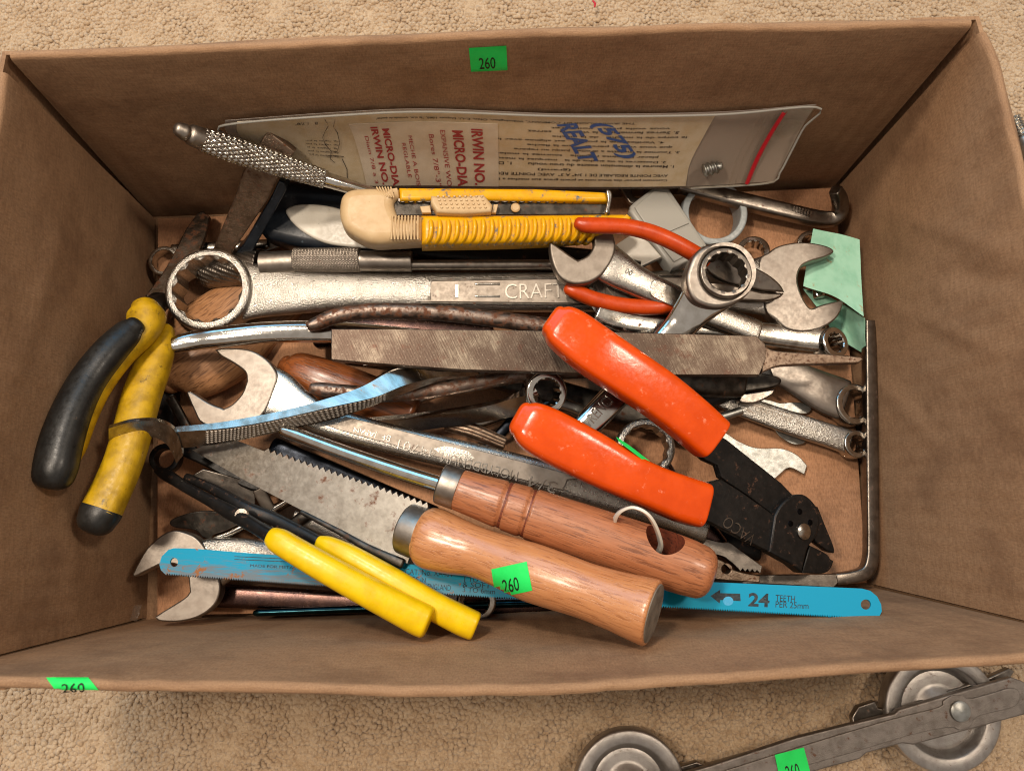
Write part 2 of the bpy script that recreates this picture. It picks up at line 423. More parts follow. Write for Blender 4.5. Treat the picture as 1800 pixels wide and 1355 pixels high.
g.set('Base Color', lin('#cbbfb6')); g.set('Roughness', .3); mx.inputs[0].default_value = .58; out = [x for x in g.t.nodes if x.type == 'OUTPUT_MATERIAL'][0]
g.l(tr.outputs[0], mx.inputs[1]); g.l(g.b.outputs[0], mx.inputs[2]); g.l(mx.outputs[0], out.inputs[0])
g = N('frosted_plastic'); tr = g.n('ShaderNodeBsdfTransparent'); tr.inputs[0].default_value = (.85, .85, .83, 1); mx = g.n('ShaderNodeMixShader')
g.set('Base Color', lin('#b5b3ab')); g.set('Roughness', .35); mx.inputs[0].default_value = .72; out = [x for x in g.t.nodes if x.type == 'OUTPUT_MATERIAL'][0]
g.l(tr.outputs[0], mx.inputs[1]); g.l(g.b.outputs[0], mx.inputs[2]); g.l(mx.outputs[0], out.inputs[0])
def wood(name, a, b, dark, rough=.32, coat=.35):
    g = N(name); v = g.map((.55, 7, 7)); n1 = g.noise(1.2, 6, .6, v, .4); v2 = g.map((.9, 13, 13)); n2 = g.noise(1.0, 4, .6, v2)
    c = g.mix(g.ramp(n1, .3, .7), lin(a), lin(b)); pores = g.ramp(n2, .50, .66); c = g.mix(g.math('MULTIPLY', pores, .8), c, lin(dark))
    c = g.mix(g.ramp(g.noise(1.1, 7, .7), .66, .76, 0, .7), c, lin('#3b2416'))
    g.set('Base Color', c); g.set('Roughness', rough); g.set('Coat Weight', coat); g.set('Coat Roughness', .2)
    g.bump(pores, -.05); g.bump(g.noise(4, 4), .05)
wood('wood_red', '#ad6e48', '#9a5e3a', '#6a3c24', .42, .2)
wood('wood_pale', '#c28658', '#b4774b', '#9a6038', .28, .4)
wood('wood_groove', '#7a3c24', '#6a3220', '#3a180a', .5, .1)
wood('wood_old', '#b08058', '#94663f', '#5e3c22', .55, .05)
wood('wood_varnish', '#96562c', '#844823', '#4f2a12', .3, .3)
def card(name, a, b, rough=.85):
    g = N(name); f = g.noise(2.2, 8, .7, g.map((.5, 5, 5))); c = g.mix(g.ramp(f, .3, .75), lin(a), lin(b))
    c = g.mix(g.ramp(g.noise(.35, 6, .65), .45, .72, 0, .45), c, lin('#5e3f28'))
    c = g.mix(g.ramp(g.noise(7, 3), .72, .78, 0, .5), c, lin('#3c2717'))
    c = g.mix(g.ramp(g.noise(9, 4, .7, g.map((1.6, .5, 1))), .38, .68, 0, .38), c, lin('#5a3d28'))
    c = g.mix(g.ramp(g.noise(13, 3, .6), .60, .74, 0, .35), c, lin('#c9a684'))
    g.set('Base Color', c); g.set('Roughness', rough); g.bump(g.noise(11, 6, .7), .06); g.bump(g.noise(.5, 4), .8)
    wv = g.n('ShaderNodeTexWave'); wv.inputs['Scale'].default_value = .42; wv.inputs['Distortion'].default_value = .6; g.l(g.co, wv.inputs['Vector']); g.bump(wv.outputs['Fac'], .14)
card('cardboard', '#9f7c5c', '#8d6c4e'); card('cardboard_lit', '#bd8b66', '#b0805c')  # same card in two tones: shade painted into the walls, light into the floor
g = N('carpet'); c = g.mix(g.ramp(g.noise(1.2, 6, .7), .35, .68), lin('#c2a888'), lin('#b39674')); c = g.mix(g.ramp(g.noise(9, 3), .45, .8, 0, .4), c, lin('#8f7152')); c = g.mix(g.ramp(g.noise(16, 3, .6), .55, .70, 0, .6), c, lin('#dcc6a6')); c = g.mix(g.ramp(g.noise(4.5, 2), .48, .66, 0, .4), c, lin('#94785a'))
g.set('Base Color', c); g.set('Roughness', .95); g.bump(g.noise(14, 5, .7), .5)
try: g.set('Sheen Weight', .25)
except Exception: pass
g = N('file_cut')        # double-cut file face
wv = g.n('ShaderNodeTexWave'); wv.inputs['Scale'].default_value = 5.2; mp = g.map((1, .45, 1)); g.l(mp, wv.inputs['Vector']); wv.bands_direction = 'DIAGONAL'; wv.inputs['Distortion'].default_value = .3
wv2 = g.n('ShaderNodeTexWave'); wv2.inputs['Scale'].default_value = 4.1; mp = g.map((1, -.6, 1)); g.l(mp, wv2.inputs['Vector']); wv2.bands_direction = 'DIAGONAL'
mp = g.n('ShaderNodeMapping'); mp.inputs['Rotation'].default_value = (0, 0, math.radians(68)); g.l(g.co, mp.inputs['Vector'])
m2 = g.n('ShaderNodeMapping'); m2.inputs['Scale'].default_value = (1.6, 22, 1); g.l(mp.outputs[0], m2.inputs['Vector'])
sk = g.noise(1.0, 5, .75, m2.outputs[0]); big = g.noise(.5, 5, .6)
c = g.mix(g.ramp(g.math('ADD', g.math('MULTIPLY', sk, .8), g.math('MULTIPLY', big, .5)), .48, .82), lin('#46372d'), g.mix(g.ramp(g.noise(.42, 5, .65), .42, .62), lin('#54463b'), lin('#857969'))); c = g.mix(g.ramp(g.noise(1.6, 7, .75), .54, .70, 0, .7), c, lin('#4e2f22'))
c = g.mix(g.ramp(g.noise(13, 3, .7), .60, .72, 0, .55), c, lin('#a89a88')); g.set('Metallic', .75); g.set('Base Color', c); g.set('Roughness', .42); g.bump(wv.outputs['Fac'], .015); g.bump(sk, .02); g.bump(g.noise(9, 4, .7), .05)
g = N('worn_blue')       # hacksaw blade: blue paint worn off along the teeth, rust spots
co = g.n('ShaderNodeSeparateXYZ'); g.l(g.co, co.inputs[0])
wx = g.ramp(co.outputs[0], 17, 7); wf = g.math('MULTIPLY', g.ramp(g.math('ADD', g.noise(2.2, 8, .75, g.map((.35, 3, 3))), g.math('MULTIPLY', co.outputs[1], -.30)), .40, .66), wx)
c = g.mix(wf, lin('#038cae'), lin('#667076')); rs = g.math('MULTIPLY', g.ramp(g.noise(1.1, 8, .75), .57, .62), g.ramp(co.outputs[0], 19, 12)); c = g.mix(rs, c, lin('#8a5a34'))
g.set('Base Color', c); g.set('Roughness', .5); g.set('Specular IOR Level', .15); g.bump(wf, -.02)
#BUILD

# ------------------------------------------------------------------ carpet
ZC = -9.0
def make_carpet():
    V = np.array([[-1600, -1600, ZC+.15], [1600, -1600, ZC+.15], [1600, 1600, ZC+.15], [-1600, 1600, ZC+.15]], float)
    o = add_mesh('carpet', V, [(0, 1, 2, 3)], MAT['carpet']); o['kind'] = 'structure'
    # pile: one twisted tuft after another, far too many to count
    t = (1+5**.5)/2
    ic = np.array([(-1, t, 0), (1, t, 0), (-1, -t, 0), (1, -t, 0), (0, -1, t), (0, 1, t), (0, -1, -t), (0, 1, -t), (t, 0, -1), (t, 0, 1), (-t, 0, -1), (-t, 0, 1)])/1.9
    fc = np.array([(0, 11, 5), (0, 5, 1), (0, 1, 7), (0, 7, 10), (0, 10, 11), (1, 5, 9), (5, 11, 4), (11, 10, 2), (10, 7, 6), (7, 1, 8), (3, 9, 4), (3, 4, 2), (3, 2, 6), (3, 6, 8), (3, 8, 9), (4, 9, 5), (2, 4, 11), (6, 2, 10), (8, 6, 7), (9, 8, 1)])
    sp = 2.05; X, Y = np.meshgrid(np.arange(-300, 300, sp), np.arange(-235, 262, sp*.9)); X = X+(np.arange(X.shape[0]) % 2)[:, None]*sp/2
    P = np.column_stack([X.ravel(), Y.ravel()])+rng.normal(0, .48, (X.size, 2))
    keep = ~((np.abs(P[:, 0]) < 178) & (np.abs(P[:, 1]) < 103)); P = P[keep]; n = len(P)
    k = np.array([noise.noise(Vector((x*.055, y*.055, 0))) for x, y in P])
    s = rng.uniform(.9, 1.25, n)*1.4; a = rng.uniform(0, 6.28, n); el = rng.uniform(.85, 1.5, n)
    T = ic[None]*np.stack([s*el, s/el**.5, s*1.15], 1)[:, None]
    T = T+rng.normal(0, .13, T.shape)
    c, sn = np.cos(a)[:, None], np.sin(a)[:, None]
    x = T[..., 0]*c-T[..., 1]*sn; y = T[..., 0]*sn+T[..., 1]*c
    Vv = np.stack([x+P[:, :1], y+P[:, 1:], T[..., 2]*.62+(ZC+k*1.0+rng.normal(0, .22, n))[:, None]], 2).reshape(-1, 3)
    Fv = (fc[None]+12*np.arange(n)[:, None, None]).reshape(-1, 3)
    me = bpy.data.meshes.new('carpet_pile'); me.vertices.add(len(Vv)); me.vertices.foreach_set('co', (Vv*MM).astype(np.float32).ravel())
    me.loops.add(Fv.size); me.loops.foreach_set('vertex_index', Fv.astype(np.int32).ravel())
    me.polygons.add(len(Fv)); me.polygons.foreach_set('loop_start', np.arange(0, Fv.size, 3, dtype=np.int32)); me.polygons.foreach_set('loop_total', np.full(len(Fv), 3, np.int32))
    me.polygons.foreach_set('use_smooth', np.ones(len(Fv), bool)); me.update(calc_edges=True)
    at = me.attributes.new('loc', 'FLOAT_VECTOR', 'POINT'); at.data.foreach_set('vector', (Vv*.1).astype(np.float32).ravel())
    me.materials.append(MAT['carpet']); p = bpy.data.objects.new('carpet_pile', me); COL.objects.link(p)
    p['kind'] = 'stuff'; p['label'] = 'short beige twisted carpet pile around the box'; p['category'] = 'carpet pile'
make_carpet()

# ------------------------------------------------------------------ cardboard box
HB = 115.0
box = thing('cardboard_box', 'open brown cardboard box full of hand tools standing on the beige carpet', 'box', (900, 700, ZC))
def curve_px(pts, z, n):
    C_ = cr(np.array([W(p[0], p[1], z) for p in pts]), 12); s = np.r_[0, np.cumsum(np.linalg.norm(np.diff(C_, axis=0), axis=1))]
    q = np.linspace(0, s[-1], n); return np.column_stack([np.interp(q, s, C_[:, i]) for i in range(3)])
def wall(fl, rim, outward, warp, seed, zf=-8.5, creases=()):
    n = 90; m_ = 34; A = curve_px(fl, 0, n); B = curve_px(rim, HB, n); out = np.array(outward, float); V = []; L = []
    th = 3.6; prof = []
    A = A+np.array([0, 0, zf])
    for i in range(n):
        u = i/(n-1); e = min(1, 8*u*(1-u)); row = []
        for j in range(m_+1):
            v = j/m_; p = A[i]*(1-v)+B[i]*v
            d = warp*e*math.sin(math.pi*min(1, v*1.02)*.5)**1*(noise.noise(Vector((u*3+seed, v*1.6, seed)))+.45*noise.noise(Vector((u*9+seed, v*5, 3+seed))))
            d += .35*e*noise.noise(Vector((u*40, v*14, seed)))
            for cu_, cv_, du_, dv_, dep, wd in creases:
                a_ = (u-cu_)*du_+(v-cv_)*dv_; b_ = -(u-cu_)*dv_+(v-cv_)*du_
                d += dep*math.exp(-(b_/wd)**2)*math.exp(-(a_/.22)**2)
            row.append(p-out*d)
        top = row[-1]; r = th/2
        for k in range(1, 7):
            f = k/7*math.pi; row.append(top+out*(r-r*math.cos(f))+np.array([0, 0, r*math.sin(f)]))
        for j in range(0, 9):
            v = 1-j/8; p = A[i]*(1-v)+B[i]*v; row.append(p+out*th+out*1.2*noise.noise(Vector((u*5, v*2, seed+5)))*e)
        V.append(row); L.append([(u*np.linalg.norm(B[-1]-B[0]), k*3.4, seed*20) for k in range(len(row))])
    c = len(V[0]); f = []
    for i in range(n-1):
        for j in range(c-1): k = i*c+j; f.append((k, k+c, k+c+1, k+1))
    f.append(tuple(range(c))); f.append(tuple(range((n-1)*c+c-1, (n-1)*c-1, -1)))
    return add_mesh('wall_panel', np.array(V).reshape(-1, 3), f, MAT['cardboard'], box, np.array(L).reshape(-1, 3), True, 60)
back = wall([(256, 371), (860, 346), (1476, 318)], [(22, 108), (400, 90), (640, 79), (900, 68), (1200, 58), (1500, 53), (1704, 51)], (0, 1, 0), 1.6, 1)
front = wall([(240, 1092), (900, 1066), (1540, 1032)], [(-120, 1184), (0, 1187), (300, 1192), (600, 1195), (900, 1193), (1200, 1180), (1500, 1163), (1800, 1144), (1960, 1132)], (0, -1, 0), 2.2, 2)
left = wall([(262, 376), (258, 700), (244, 1088)], [(16, 132), (5, 240), (-15, 400), (-60, 700), (-100, 1000), (-120, 1180)], (-1, 0, 0), 2.4, 3, creases=[(.35, .75, .9, .43, 1.0, .03), (.2, .4, .8, .6, .8, .03), (.8, .5, .9, -.4, .9, .03)])
right = wall([(1480, 322), (1510, 680), (1538, 1026)], [(1716, 62), (1740, 118), (1775, 250), (1802, 390), (1850, 620), (1910, 880), (1960, 1128)], (1, 0, 0), 2.6, 4, creases=[(.30, .72, .35, .94, 1.5, .022), (.40, .80, .25, .97, -1.5, .02), (.47, .62, .3, .95, 1.3, .02), (.62, .35, .5, .86, 1.0, .025)])
plate('bottom_panel', box, [(230, 345), (1490, 295), (1560, 1050), (215, 1110)], -8.0, .6, MAT['cardboard'], .1)
plate('bottom_panel', box, [(277, 384, 1), (600, 372), (1000, 352), (1466, 330, 1), (1500, 680), (1524, 1024, 1), (900, 1068), (276, 1082, 1)], 0.0, 2.6, MAT['cardboard_lit'], .4)
for x, y, w_ in ((-1, 1, 0), (1, 1, 1), (-1, -1, 2), (1, -1, 3)):       # strips added behind the corners to keep outside light out of the slits
    q = W(*((16, 112, HB), (1712, 50, HB), (-122, 1186, HB), (1962, 1133, HB))[w_]); b_ = W(*((250, 368, 0), (1484, 314, 0), (242, 1093, 0), (1541, 1033, 0))[w_])
    D_ = np.array([x*2.0, y*2.0, 0]); V = []; d1 = np.array([-x*26., 0, 0]); d2 = np.array([0, -y*26., 0])
    for p, dz in ((b_, -8), (q, -1)):
        p = p+np.array([0, 0, dz]); c_ = p+D_+np.array([0, y*2.2, 0])
        for k in (c_+d1, c_, c_+d2+np.array([x*2.6, 0, 0])): V += [k, k+np.array([x*1.5, y*1.5, 0])]
    f = [(0, 2, 8, 6), (2, 4, 10, 8), (1, 7, 9, 3), (3, 9, 11, 5), (6, 8, 9, 7), (8, 10, 11, 9), (0, 6, 7, 1), (4, 5, 11, 10)]
    add_mesh('slit_blocker', np.array(V), f, MAT['cardboard'], box)
hb, hf = hitter(back), hitter(front)
sticker(box, [(824, 84), (890, 80), (892, 123), (828, 126)], hb)
# sticker folded over the front rim
def rimfold():
    a = W(83, 1190, HB+2.2); h = hitter(front)
    return h
def outer_front(px, py, l=.25):
    d = ray(px, py); p = None; r = hf(px, py, l)
    return r if r is not None else on_plane((W(100, 1204, HB-2)+np.array([0, -.6, 0]), np.array([0, -.35, 1.])/1.06), px, py)
st = sticker(box, [(81, 1191), (155, 1191), (174, 1211), (98, 1211)], outer_front, False)
text('number', st, '260', (110, 1217), (150, 1216), 16, MAT['ink'], surf=outer_front, lift=.5, depth=.02)
patch('tape_scrap', box, [[(225, 1064, 4), (249, 1063, 2)], [(229, 1090, 6), (241, 1091, 4)]], MAT['clear_film'], .1)

# ------------------------------------------------------------------ tools lying on the floor of the box
def knurl(p_mm, nth, amp):
    return lambda s, th, S: 1+amp*(np.abs(np.sin(math.pi*s/p_mm+th*nth/2))+np.abs(np.sin(math.pi*s/p_mm-th*nth/2))-1.2)

t = thing('combination_wrench', 'broad pale ring wrench on the box floor, its ring touching the right bar', 'wrench', (1450, 690, 0))
loft('shank', t, [(1310, 620, 9, 44, 2.6), (1357, 645, 9, 50, 2.6), (1400, 665, 9, 58, 2.8), (1450, 690, 9, 72, 3.2), (1480, 702, 9, 74, 3.6)], MAT['satin'], 3)
ring('box_end', t, (1505, 710), 12, 37, 25, 9, MAT['chrome_worn'], (.15, 0))

t = thing('combination_wrench', 'small pebbled combination wrench with a stamped panel, lower right on the box floor', 'wrench', (1420, 755, 0))
loft('shank', t, [(1270, 700, 9, 34, 2), (1305, 714, 9, 38, 2.2), (1400, 747, 9, 42, 2.4), (1450, 763, 9, 42, 2.6), (1488, 776, 9, 44, 3)], MAT['pebbled'], 3)
plate('stamped_panel', t, sm([(1312, 709, 1), (1340, 712), (1418, 738), (1424, 745), (1418, 752), (1400, 752), (1312, 723, 1)]), 11.2, .8, MAT['ground_steel'], .25)
text('lettering', t, 'CRAFTSMAN  3/8', (1326, 722), (1410, 749), 9, MAT['ground_steel'], z=11.2, depth=.25)
ring('box_end', t, (1508, 780), 12, 25, 15, 8, MAT['chrome_worn'], (.15, 0))

t = tag(plate('flat_spanner', None, sm([(1290, 700), (1346, 702), (1370, 708), (1391, 707), (1412, 708), (1424, 714), (1426, 721), (1417, 727), (1402, 726), (1380, 722), (1385, 740), (1402, 764), (1416, 772), (1412, 780), (1392, 780), (1370, 766), (1355, 750), (1307, 730), (1280, 722)]), 3.6, 1.6, MAT['zinc'], .3),
        'thin pale stamped spanner with two rounded prongs, under the small pebbled wrench', 'spanner')
t = tag(plate('flat_spanner', None, sm([(1220, 735), (1271, 758), (1300, 776), (1330, 787), (1374, 788), (1402, 800), (1419, 818, 1), (1414, 834, 1), (1388, 822), (1368, 836, 1), (1340, 850), (1240, 800)]), 3.4, 1.8, MAT['zinc'], .3),
        'thin grey stamped spanner with one open jaw beside the black crimper arm', 'spanner')

t = tag(loft('steel_pin', None, [(1235, 742, 13, 14), (1270, 732, 13, 15), (1302, 722, 13, 15)], MAT['zinc'], 2, 16, cap=(.2, .25)), 'short plain steel rod poking out beside the upper orange handle', 'rod')

t = thing('hex_bar', 'black L shaped bar standing along the right wall and turning along the front', 'bar', (1530, 850, 0))
loft('shaft', t, [(1527, 566, 14, 20, 3), (1529, 700, 12, 22, 3), (1530, 850, 10, 23, 3.2), (1531, 950, 9, 23, 3.2), (1529, 985, 9, 23, 3.2), (1520, 1005, 9, 23, 3.2), (1498, 1013, 9, 22, 3.2), (1468, 1017, 9, 20, 3)], MAT['gunmetal'], 5, 24, cap=(.12, .1), angle=30)
plate('blade', t, [(1480, 1008), (1476, 1022), (1466, 1033), (1339, 1026), (1180, 1030), (1180, 1014), (1339, 1010)], 11.5, 4, MAT['gunmetal'], .5)

# L shaped key at the back right
t = thing('hex_key', 'dull steel L shaped key at the back right corner, short end bent up', 'hex key', (1350, 365, 0))
loft('shaft', t, [(1195, 326, 15, 26, 3.2), (1300, 353, 13, 28, 3.4), (1400, 377, 11, 28, 3.4), (1448, 386, 10, 27, 3.4), (1470, 382, 11, 26, 3.4), (1477, 366, 14, 25, 3.3), (1475, 348, 18, 24, 3.2), (1469, 335, 22, 20, 2.8)], MAT['gunmetal'], 4, 24, cap=(.2, .3))
for i in range(7): text('stamp', t, 'I', (1392+i*5, 371+i*1.4), (1395+i*5, 372+i*1.4), 9, MAT['chrome_worn'], z=14.6, depth=.15)

t = tag(ring('clamp_ring', None, (1257, 374), 15, 58, 46, 13, MAT['grey_plastic'], (0, -.1), 0, 0, .3), 'grey plastic ring under the dull L shaped key', 'ring')
t = thing('combination_wrench', 'bright small twelve point wrench end between ratchet ring and wide open jaw', 'wrench', (1335, 470, 0))
ring('box_end', t, (1325, 440), 15, 28, 18, 8, MAT['chrome'], (-.2, .1))
loft('shank', t, [(1332, 462, 13, 26, 2.8), (1345, 500, 12, 22, 2.4), (1370, 570, 10, 22, 2.2)], MAT['chrome_worn'], 3)
t = thing('ring_wrench', 'chrome wrench end peeping out above the mint green tape', 'wrench', (1425, 430, 0))
ring('box_end', t, (1426, 428), 10, 24, 16, 7, MAT['chrome_worn'], (0, 0)); loft('shank', t, [(1428, 450, 8, 22, 2.4), (1440, 520, 8, 20, 2.2)], MAT['chrome_worn'], 3)

t = thing('blade_case', 'frosted plastic blade case lying aslant behind the red plier handle', 'case', (1175, 400, 8))
pl = plane3((1147, 332, 22), (1245, 440, 26), (1107, 366, 24))
plate('body', t, sm([(1147, 330, 1), (1112, 357), (1108, 366), (1113, 380), (1181, 472, 1), (1250, 440, 1), (1176, 330, 1)]), pl, 9, MAT['frosted_plastic'], 1.4)
plate('lid', t, sm([(1150, 335, 1), (1121, 360), (1119, 370), (1152, 417, 1), (1212, 392, 1), (1172, 338, 1)]), (pl[0]+pl[1]*.9, pl[1]), .9, MAT['frosted_plastic'], .4)
plate('lid', t, sm([(1154, 420, 1), (1185, 460, 1), (1238, 432, 1), (1214, 395, 1)]), (pl[0]+pl[1]*.9, pl[1]), .9, MAT['frosted_plastic'], .4)
t = tag(plate('plastic_clip', None, [(1113, 410), (1082, 430), (1088, 444), (1100, 453), (1127, 459), (1125, 469), (1163, 451), (1140, 425)], plane3((1113, 410, 24), (1082, 430, 22), (1162, 450, 28)), 3, MAT['white_plastic'], .5), 'white broken plastic piece beside the frosted blade case', 'plastic piece')
t = tag(plate('steel_tab', None, sm([(1090, 325), (1098, 342), (1110, 358), (1130, 354), (1150, 335), (1140, 318), (1110, 316)]), 14, 3, MAT['gunmetal'], .5, [circ(1122, 337, 11)]), 'dark steel lug with a round eye below the plastic bag', 'metal lug')

t = thing('masking_tape', 'crumpled strip of mint green tape folded against the right wall', 'tape', (1470, 510, 0))
patch('strip', t, [[(1430, 402, 19), (1470, 410, 20), (1511, 422, 24)], [(1420, 452, 15), (1468, 466, 18), (1514, 490, 24)], [(1412, 502, 14), (1462, 520, 19), (1518, 556, 27)]], MAT['mint_tape'], .3, 8, 8, wob=2.2)
patch('strip', t, [[(1411, 506, 5), (1462, 524, 8), (1519, 560, 24)], [(1440, 545, 5), (1480, 570, 6), (1521, 595, 18)], [(1470, 592, 5), (1495, 608, 6), (1521, 624, 12)]], MAT['mint_tape'], .3, 8, 8, wob=1.6)

# back left corner
t = thing('ring_wrench', 'small bright ring end in the back left corner under the rusty blade', 'wrench', (300, 455, 0))
ring('box_end', t, (287, 458), 8, 27, 20, 6, MAT['chrome_worn'], (0, 0), 0); loft('shank', t, [(305, 440, 6, 20, 2), (345, 436, 6, 18, 2), (470, 430, 6, 18, 2)], MAT['chrome_worn'], 3)
t = tag(plate('pointed_scraper', None, sm([(346, 375, 1), (356, 371), (369, 380, 1), (362, 410), (351, 440), (322, 500), (284, 545, 1), (255, 520, 1), (285, 480), (309, 438), (325, 405)]), plane3((355, 375, 10), (300, 480, 17), (330, 500, 17)), 3, MAT['rusty_dark'], .6), 'dark rusty pointed steel scraper in the back left corner', 'scraper')
t = tag(plate('flat_spanner', None, sm([(410, 440), (470, 425), (520, 415), (528, 424), (470, 440), (440, 460)]), 6, 2, MAT['zinc'], .3), 'thin pale spanner strip below the navy scraper', 'spanner')

t = thing('putty_scraper', 'navy scraper with a white oval inset, half under the beige knife end', 'scraper', (570, 390, 5))
plate('body', t, sm([(493, 319), (545, 322), (600, 332), (690, 345, 1), (700, 440, 1), (641, 440), (551, 434), (488, 421), (456, 405), (463, 372)]), 26, 16, MAT['navy_plastic'], 4)
plate('inset', t, sm([(502, 374), (512, 362), (540, 358), (580, 362), (615, 374), (650, 402), (662, 436, 1), (622, 434), (570, 426), (528, 404)]), 27.4, 2.6, MAT['white_plastic'], 1)

t = thing('cold_chisel', 'rusty flat bar leaning on the back wall behind the knurled chrome handle', 'chisel', (400, 440, 5))
pl = plane3((375, 437, 24), (411, 437, 24), (490, 250, 65))
plate('blade', t, [(340, 500), (375, 437), (416, 338), (426, 304), (456, 254), (470, 230), (518, 268), (509, 281), (487, 316), (471, 351), (411, 440), (376, 510)], pl, 5, MAT['rusty'], .8)
plate('grip', t, [(350, 540), (392, 470), (428, 430), (474, 352), (490, 318), (500, 322), (503, 335), (440, 450), (378, 555)], (pl[0]-np.array([0, 0, 2.2]), pl[1]), 10, MAT['navy_plastic'], .8)

# front left bottom
t = thing('combination_wrench', 'open jaw wrench lying flat at the front left under the blue saw blade', 'wrench', (480, 980, 0))
plate('open_end', t, sm([(232, 1010, 1), (238, 1013), (262, 1001), (290, 990), (318, 996), (331, 1016, 1), (333, 1040, 1), (322, 1052), (276, 1081), (274, 1087), (284, 1092), (318, 1092), (351, 1083), (377, 1063), (387, 1037), (383, 1010), (364, 970), (346, 946), (326, 936), (305, 932), (284, 940), (259, 962), (243, 988)]), 23, 7, MAT['satin'], .7)
loft('shank', t, [(352, 1000, 19, 100, 3), (385, 986, 19, 84, 3.4), (430, 975, 19, 58, 3.6), (500, 982, 19, 47, 3.4), (600, 1008, 18, 42, 3.2), (700, 1034, 17, 42, 3.2), (800, 1055, 17, 46, 3.4)], MAT['pebbled'], 2.6, cap=(.1, .3))
ring('box_end', t, (838, 1058), 21, 34, 22, 9, MAT['chrome_worn'])

t = tag(loft('flat_bar', None, [(385, 1046, 7, 40, 4), (500, 1052, 7, 38, 4), (640, 1060, 7, 36, 4), (800, 1066, 7, 34, 4), (1000, 1060, 7, 30, 4)], MAT['purple_steel'], 4, 24, cap=(.2, .2)), 'purplish flat steel bar lying along the front wall', 'bar')
t = tag(loft('steel_rod', None, [(448, 1077, 12, 9), (470, 1076, 12, 13), (660, 1069, 12, 13), (1180, 1052, 12, 14)], MAT['teal_steel'], 2, 16, cap=(.6, .6)), 'dark teal steel rod along the front wall below the purplish bar', 'rod')

t = tag(plate('knife_blade', None, sm([(303, 912), (353, 898), (405, 904), (425, 920), (398, 949), (360, 946), (344, 932), (304, 926)]), plane3((303, 915, 13), (400, 905, 13), (395, 948, 11)), 1.6, MAT['dark_steel'], .3), 'mottled dark steel blade under the black plier jaws, front left', 'blade')
t = tag(plate('steel_plate', None, [(357, 824), (448, 849), (449, 892), (405, 876), (330, 840)], plane3((357, 824, 18), (448, 849, 14), (405, 876, 14)), 2, MAT['gunmetal'], .4), 'dull grey steel plate showing between saw blade and black plier jaws', 'plate')
t = tag(loft('chrome_rod', None, [(380, 945, 16, 17), (402, 938, 16, 17), (440, 918, 16, 16), (480, 895, 15, 14), (520, 870, 14, 14)], MAT['chrome'], 2, 18, cap=(.8, .3)), 'polished round rod end above the front left open jaw', 'rod')
t = tag(loft('drill_bit', None, [(460, 912, 9, 13), (500, 888, 9, 13), (560, 850, 9, 13)], MAT['gunmetal'], 2, 16, cap=(.3, .3)), 'thin dark rod passing under the hand saw blade', 'rod')
t = thing('combination_wrench', 'tiny pebbled wrench under the saw blade beside the yellow handles', 'wrench', (550, 925, 0))
loft('shank', t, [(520, 905, 12, 18, 2), (560, 925, 12, 24, 2.4), (640, 960, 12, 24, 2.4)], MAT['pebbled'], 3)
t = tag(plate('black_spring_clip', None, sm([(300, 790), (330, 775), (420, 800), (470, 850), (440, 862), (360, 820)]), 15, 8, MAT['black_oxide'], 1), 'black metal clip deep under the curled chrome strap', 'clip')
t = tag(ring('key_ring', None, (288, 805), 22, 26, 17, 7, MAT['black_oxide'], (.1, 0), 0), 'black round eye below the curled chrome strap', 'ring')

